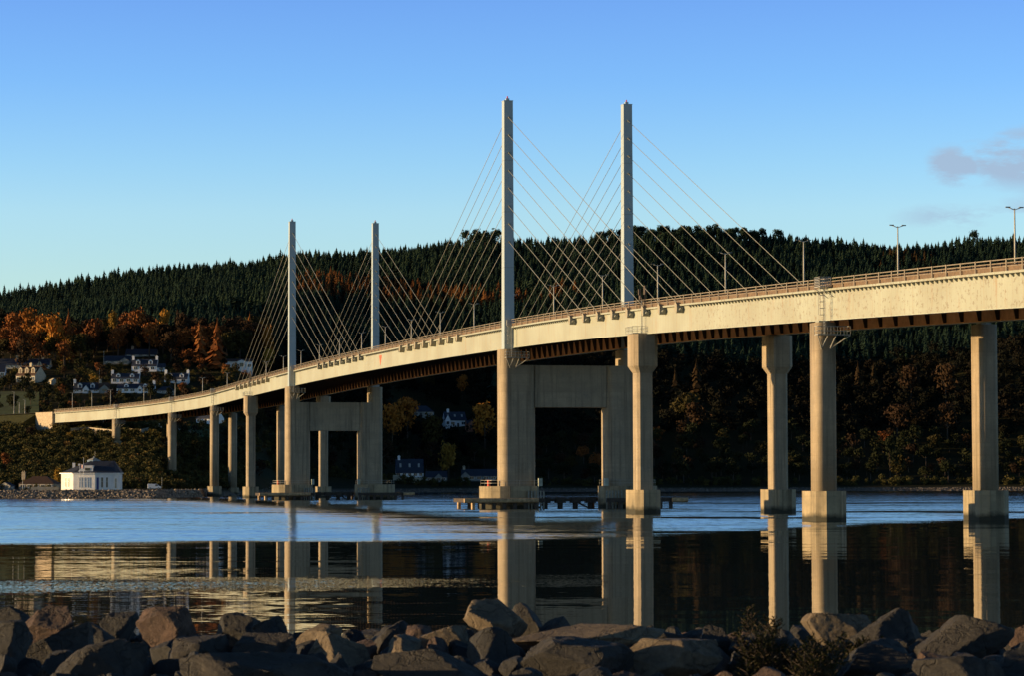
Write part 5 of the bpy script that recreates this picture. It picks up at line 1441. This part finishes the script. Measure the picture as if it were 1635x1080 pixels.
RK = [
    (-20, 62, 968, 50, 33, 'rk_dark', 'dark boulder at the left edge, highest of the left end'),
    (36, 122, 966, 50, 32, 'rk_pink', 'pinkish sunlit boulder near the left edge'),
    (10, 152, 992, 95, 28, 'rk_grey', 'big dark grey boulder below the pinkish sunlit one'),
    (-30, 50, 990, 90, 27, 'rk_dark', 'dark boulder cut by the left edge in the front row'),
    (162, 222, 976, 60, 32, 'rk_dark', 'dark boulder left of the pointed pink-grey boulder'),
    (218, 314, 967, 62, 31, 'rk_pink', 'pointed pink-grey boulder, tallest of the left half'),
    (88, 242, 1019, 80, 25, 'rk_grey', 'broad pale grey boulder with a ridge in the left front row'),
    (130, 190, 992, 60, 30, 'rk_dark', 'small dark boulder behind the broad pale grey one'),
    (268, 372, 1012, 70, 28, 'rk_grey', 'steep grey boulder below the pointed pink-grey one'),
    (345, 426, 977, 50, 32, 'rk_dark', 'flat-topped blackish boulder against the water left of centre'),
    (402, 462, 983, 50, 31, 'rk_grey', 'bluish grey boulder right of the flat-topped blackish one'),
    (368, 472, 1010, 60, 28, 'rk_grey', 'angular grey boulder under the bluish grey one'),
    (452, 552, 995, 45, 30, 'rk_tan', 'low boulder with a sunlit tan left end, left of centre'),
    (490, 594, 1006, 60, 28, 'rk_tan', 'tan boulder with a sunlit face left of the low shaded pair'),
    (290, 580, 1036, 70, 24, 'rk_grey', 'long low dark boulder in the front row left of centre'),
    (583, 647, 990, 60, 31, 'rk_grey', 'pointed grey boulder left of the small sunlit stone'),
    (614, 672, 1013, 40, 28, 'rk_tan', 'small sunlit stone in front of the pointed grey boulder'),
    (668, 752, 997, 50, 30, 'rk_tan', 'rounded tan boulder left of the tallest central boulder'),
    (592, 808, 1034, 75, 24.5, 'rk_grey', 'wide grey boulder in the front row at the centre'),
    (738, 842, 956, 68, 31, 'rk_tan', 'tallest central boulder with a sunlit tan top'),
    (800, 878, 962, 60, 31.6, 'rk_grey', 'grey boulder leaning against the tallest central one'),
    (745, 830, 1000, 60, 28, 'rk_dark', 'dark boulder in front of the tallest central one'),
    (856, 932, 984, 50, 31, 'rk_grey', 'knobbly grey boulder right of the tallest central pair'),
    (812, 1060, 996, 34, 29, 'rk_tan', 'long flat tilted slab with a pale sunlit edge'),
    (828, 1010, 1017, 75, 25.5, 'rk_grey', 'large rounded grey boulder under the long flat slab'),
    (985, 1112, 996, 45, 30, 'rk_grey', 'grey boulder against the water right of the slab'),
    (985, 1150, 1018, 70, 26, 'rk_tan', 'large tan boulder with a sunlit patch right of centre'),
    (1112, 1166, 997, 50, 30, 'rk_grey', 'small pointed boulder left of the dark shore plants'),
    (1160, 1270, 1003, 60, 29.5, 'rk_dark', 'dark boulder behind the shore plants'),
    (1278, 1392, 977, 60, 31, 'rk_tan', 'rounded tan boulder just right of the shore plants'),
    (1352, 1468, 970, 60, 30.5, 'rk_grey', 'peaked grey-tan boulder, highest of the right half'),
    (1455, 1616, 981, 78, 29, 'rk_grey', 'biggest boulder of the right end, broad and rounded'),
    (1600, 1660, 994, 50, 30, 'rk_pink', 'small reddish sunlit boulder at the right edge'),
    (1330, 1480, 1020, 70, 26, 'rk_dark', 'dark boulder under the peaked grey-tan one'),
    (1450, 1600, 1045, 60, 24.5, 'rk_grey', 'dark grey boulder below the biggest right-hand boulder'),
    (1585, 1700, 1025, 80, 26, 'rk_dark', 'dark boulder cut by the right edge in the front row'),
    (1130, 1260, 1040, 60, 27, 'rk_dark', 'dark low boulder at the foot of the shore plants'),
]
for i, q in enumerate(RK): boulder(*q)
fl = 0
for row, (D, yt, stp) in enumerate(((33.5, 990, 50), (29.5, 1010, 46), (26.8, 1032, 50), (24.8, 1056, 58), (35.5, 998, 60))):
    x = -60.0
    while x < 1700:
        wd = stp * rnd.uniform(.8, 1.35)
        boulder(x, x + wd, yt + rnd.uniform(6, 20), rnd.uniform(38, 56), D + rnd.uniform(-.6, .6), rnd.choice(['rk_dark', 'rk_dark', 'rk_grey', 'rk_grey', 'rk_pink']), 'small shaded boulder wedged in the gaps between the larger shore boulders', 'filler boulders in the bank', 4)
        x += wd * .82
# unseen bank beyond both sides; some left boulders raised to shade the rocks
for k in range(60):
    D = rnd.uniform(24, 36); X = rnd.choice([-1, 1]) * rnd.uniform(8.4, 19)
    if D < 24: continue
    x = px_of(X, D); up = rnd.uniform(30, 100) if (X < 0 and rnd.random() < .4) else 0
    boulder(x - 110 - up * .5, x + 110 + up * .5, 1000 + rnd.uniform(-10, 30) - up, 60 + up * 1.2, D, rnd.choice(['rk_dark', 'rk_grey']), 'unseen boulder of the bank beyond the left side of the photo' if X < 0 else 'boulder of the bank beyond the right side of the photo', 'boulders beyond the frame', 3)

# rubble sea wall on the far left shore
RP = [rock_np(500 + i, 1, 0.0, 9) for i in range(6)]
Q = []
for _ in range(5200):
    x = rnd.uniform(-150, 345); s_ = shore(x); D = s_ + rnd.uniform(-1.0, 10.0) ; z = ground(x, D)
    f = rnd.random(); z = -.1 + 2.35 * f; D = s_ + 1.0 + f * 7 + rnd.uniform(-.6, .6)
    r = rnd.uniform(.25, .6); Q.append((X_at(x, D), D, max(z, ground(x, D) * .9 if f > .9 else z), r, r * 1.2, rnd.uniform(0, 6.28), rnd.randrange(6), rnd.random()))
for _ in range(2500):
    x = rnd.uniform(345, 1700); s_ = shore(x); D = s_ + rnd.uniform(0, 9); z = ground(x, D); r = rnd.uniform(.15, .5)
    Q.append((X_at(x, D), D, z, r, r * 1.2, rnd.uniform(0, 6.28), rnd.randrange(6), rnd.random() * .5))
m_, t_, b_ = newmat('sea_wall_rubble'); at_ = N(t_, 'ShaderNodeAttribute'); at_.attribute_name = 'tint'
t_.links.new(ramp(t_, at_.outputs['Fac'], [(0, (.08, .07, .06)), (.5, (.20, .17, .14)), (1, (.36, .29, .22))]), b_.inputs['Base Color']); b_.inputs['Roughness'].default_value = .9
tag(build_mass('rubble_sea_wall', RP, Q, m_), 'bank of loose stones protecting the far shore', 'stones', kind='stuff')

# ------------------------------------------------------------------ shore plants among the boulders
def shore_plant(x, ybase, D, stems, hpx, spread, label, seed, tintc):
    q = random.Random(seed); X = X_at(x, D); z = z_at(x, ybase, D); o = empty('shore_plant', (X, D, z), 0, label, 'plant')
    mbs = MB(); LV_ = []; LF = []; LT = []
    for sidx in range(stems):
        h = hpx / FPX * D * q.uniform(.45, 1.0); lean = q.uniform(-1, 1) * spread; ly = q.uniform(-.15, .15)
        base = Vector((lean * .35 + q.uniform(-.05, .05), ly, -.1)); tip = base + Vector((lean * .6, ly * .5, h)); pts_ = []
        for k in range(9):
            u = k / 8; p = base.lerp(tip, u) + Vector((math.sin(u * 3 + sidx) * .03, 0, -.06 * u * abs(lean))); pts_.append(p)
        for a, b in zip(pts_[:-1], pts_[1:]): mbs.bar(a, b, .006, 4)
        for k in range(2, 9):
            for j in range(3):                               # side twigs dressed with short leaves
                a = q.uniform(0, 6.28); L = (1.15 - k / 9) * q.uniform(.08, .2) + .03; d = Vector((math.cos(a), math.sin(a), q.uniform(.35, 1.0))).normalized()
                e = pts_[k] + d * L; mbs.bar(pts_[k], e, .0035, 3)
                for m in range(11):
                    c = pts_[k].lerp(e, (m + .6) / 11); dd = (d * .6 + Vector((q.uniform(-1, 1), q.uniform(-1, 1), q.uniform(-.6, 1)))).normalized(); l = q.uniform(.018, .036)
                    sd = dd.orthogonal().normalized() * l * .24; n = len(LV_)
                    LV_ += [c - sd, c + sd, c + dd * l]; LF.append((n, n + 1, n + 2)); LT += [min(1, max(0, q.gauss(tintc, .2)))] * 3
    mbs.build('stem', M['bark'], o); link('foliage', np_mesh('foliage', np.array([v[:] for v in LV_]), np.array(LF), M['weed'], LT), o)
shore_plant(1212, 1085, 25.5, 24, 100, .20, 'dark bushy shore plant in front of the reflected column, left of the pair', 3, .3)
shore_plant(1205, 1010, 27.5, 4, 62, .16, 'tall sparse twig rising behind the dark bushy shore plant', 8, .2)
shore_plant(1300, 1092, 25.0, 20, 92, .24, 'yellow-tipped bushy shore plant, right of the pair', 5, .62)
shore_plant(1268, 1080, 25.3, 14, 80, .22, 'low dark shore plant between the two bushy ones', 6, .3)
shore_plant(1370, 1050, 27.0, 9, 60, .25, 'small low plant growing against the peaked boulder', 9, .35)

# ------------------------------------------------------------------ tell look-alikes apart in words
bpy.context.view_layer.update()
MARK = [(-60, 'at the far left'), (60, 'left of the abutment'), (120, 'above the abutment end'), (183, 'left of the first deck column'), (275, 'between the first two shore columns'), (343, 'before the third column'),
        (403, 'left of the capital column'), (468, 'left of the far tower'), (597, 'between the far towers'), (700, 'right of the far towers'), (800, 'left of the near tower'), (905, 'inside the near portal'),
        (1002, 'in the right half of the near portal'), (1130, 'right of the near anchor column'), (1230, 'left of the far anchor column'), (1310, 'left of the platform column'), (1430, 'right of the platform column'),
        (1555, 'left of the last column'), (1700, 'at the right edge')]
def wherex(x):
    for a_, t_ in MARK:
        if x < a_ : return t_
    return MARK[-1][1]
ROCKX = [(60, 'near the left edge'), (160, 'below the pinkish boulder'), (240, 'left of the pointed pink-grey boulder'), (330, 'by the pointed pink-grey boulder'), (420, 'under the flat-topped blackish boulder'), (560, 'by the low tan boulders'), (660, 'by the small sunlit stone'),
         (760, 'left of the tallest boulder'), (880, 'under the tallest boulder'), (1060, 'by the long slab'), (1180, 'left of the shore plants'), (1340, 'behind the shore plants'), (1480, 'by the peaked boulder'), (1620, 'under the biggest right-hand boulder'), (1800, 'at the right edge')]
byl = {}
for o in bpy.data.objects:
    if o.parent is None and o.get('group') and o.get('label'): byl.setdefault(o['label'], []).append(o)
def npx(o): return px_of(o.location.x, max(1, o.location.y))
sub = {}
for lb, os_ in byl.items():
    if len(os_) < 2: continue
    for o in os_:
        x = npx(o); y = yscr(x, o.location.y, o.location.z)
        if o['category'] == 'boulder':
            wd = next((t_ for a_, t_ in ROCKX if x < a_), ROCKX[-1][1]); c_ = {'dark_wet_rock': 'blackish', 'grey_granite': 'grey', 'pink_granite': 'reddish', 'sunlit_tan_rock': 'tan'}[o.data.materials[0].name]
            row = 'back row' if o.location.y > 34.5 else 'second row' if o.location.y > 31 else 'middle row' if o.location.y > 28 else 'lower row' if o.location.y > 25.8 else 'front row'
            key = 'small %s boulder in the %s %s' % (c_, row, wd) if 'beyond' not in lb else '%s unseen boulder of the bank beyond the %s side of the photo' % (c_, 'left' if o.location.x < 0 else 'right')
        elif 'lamp' in o['category']: continue
        else:
            crown = o if o.type == 'MESH' else next(c for c in o.children if c.name.startswith('crown'))
            mn = crown.data.materials[0].name.split('_')[0]
            kind_ = {'rust': 'rust tree', 'orange': 'orange tree', 'gold': 'golden tree', 'olive': 'olive tree', 'brown': 'brown tree', 'dark': 'dark green tree', 'fir': 'dark pine' if 'pine' in lb else 'dark spruce', 'larch': 'orange larch'}[mn]
            if 'garden' in lb: kind_ = 'small ' + kind_
            tier = 'on the crest' if o.location.y > 1850 else 'high on the slope' if y < 560 else 'midway up the slope' if y < 700 else 'low by the shore'
            key = '%s %s, %s' % (kind_, tier, wherex(x))
        sub.setdefault(key, []).append(o)
for key, l in sub.items():
    l.sort(key=npx)
    for i, o in enumerate(l):
        t_ = key if len(l) == 1 else key + ', %s from left' % (ordw[i] if i < len(ordw) else '%dth' % (i + 1))
        o['label'] = ' '.join(t_.split()[:16])
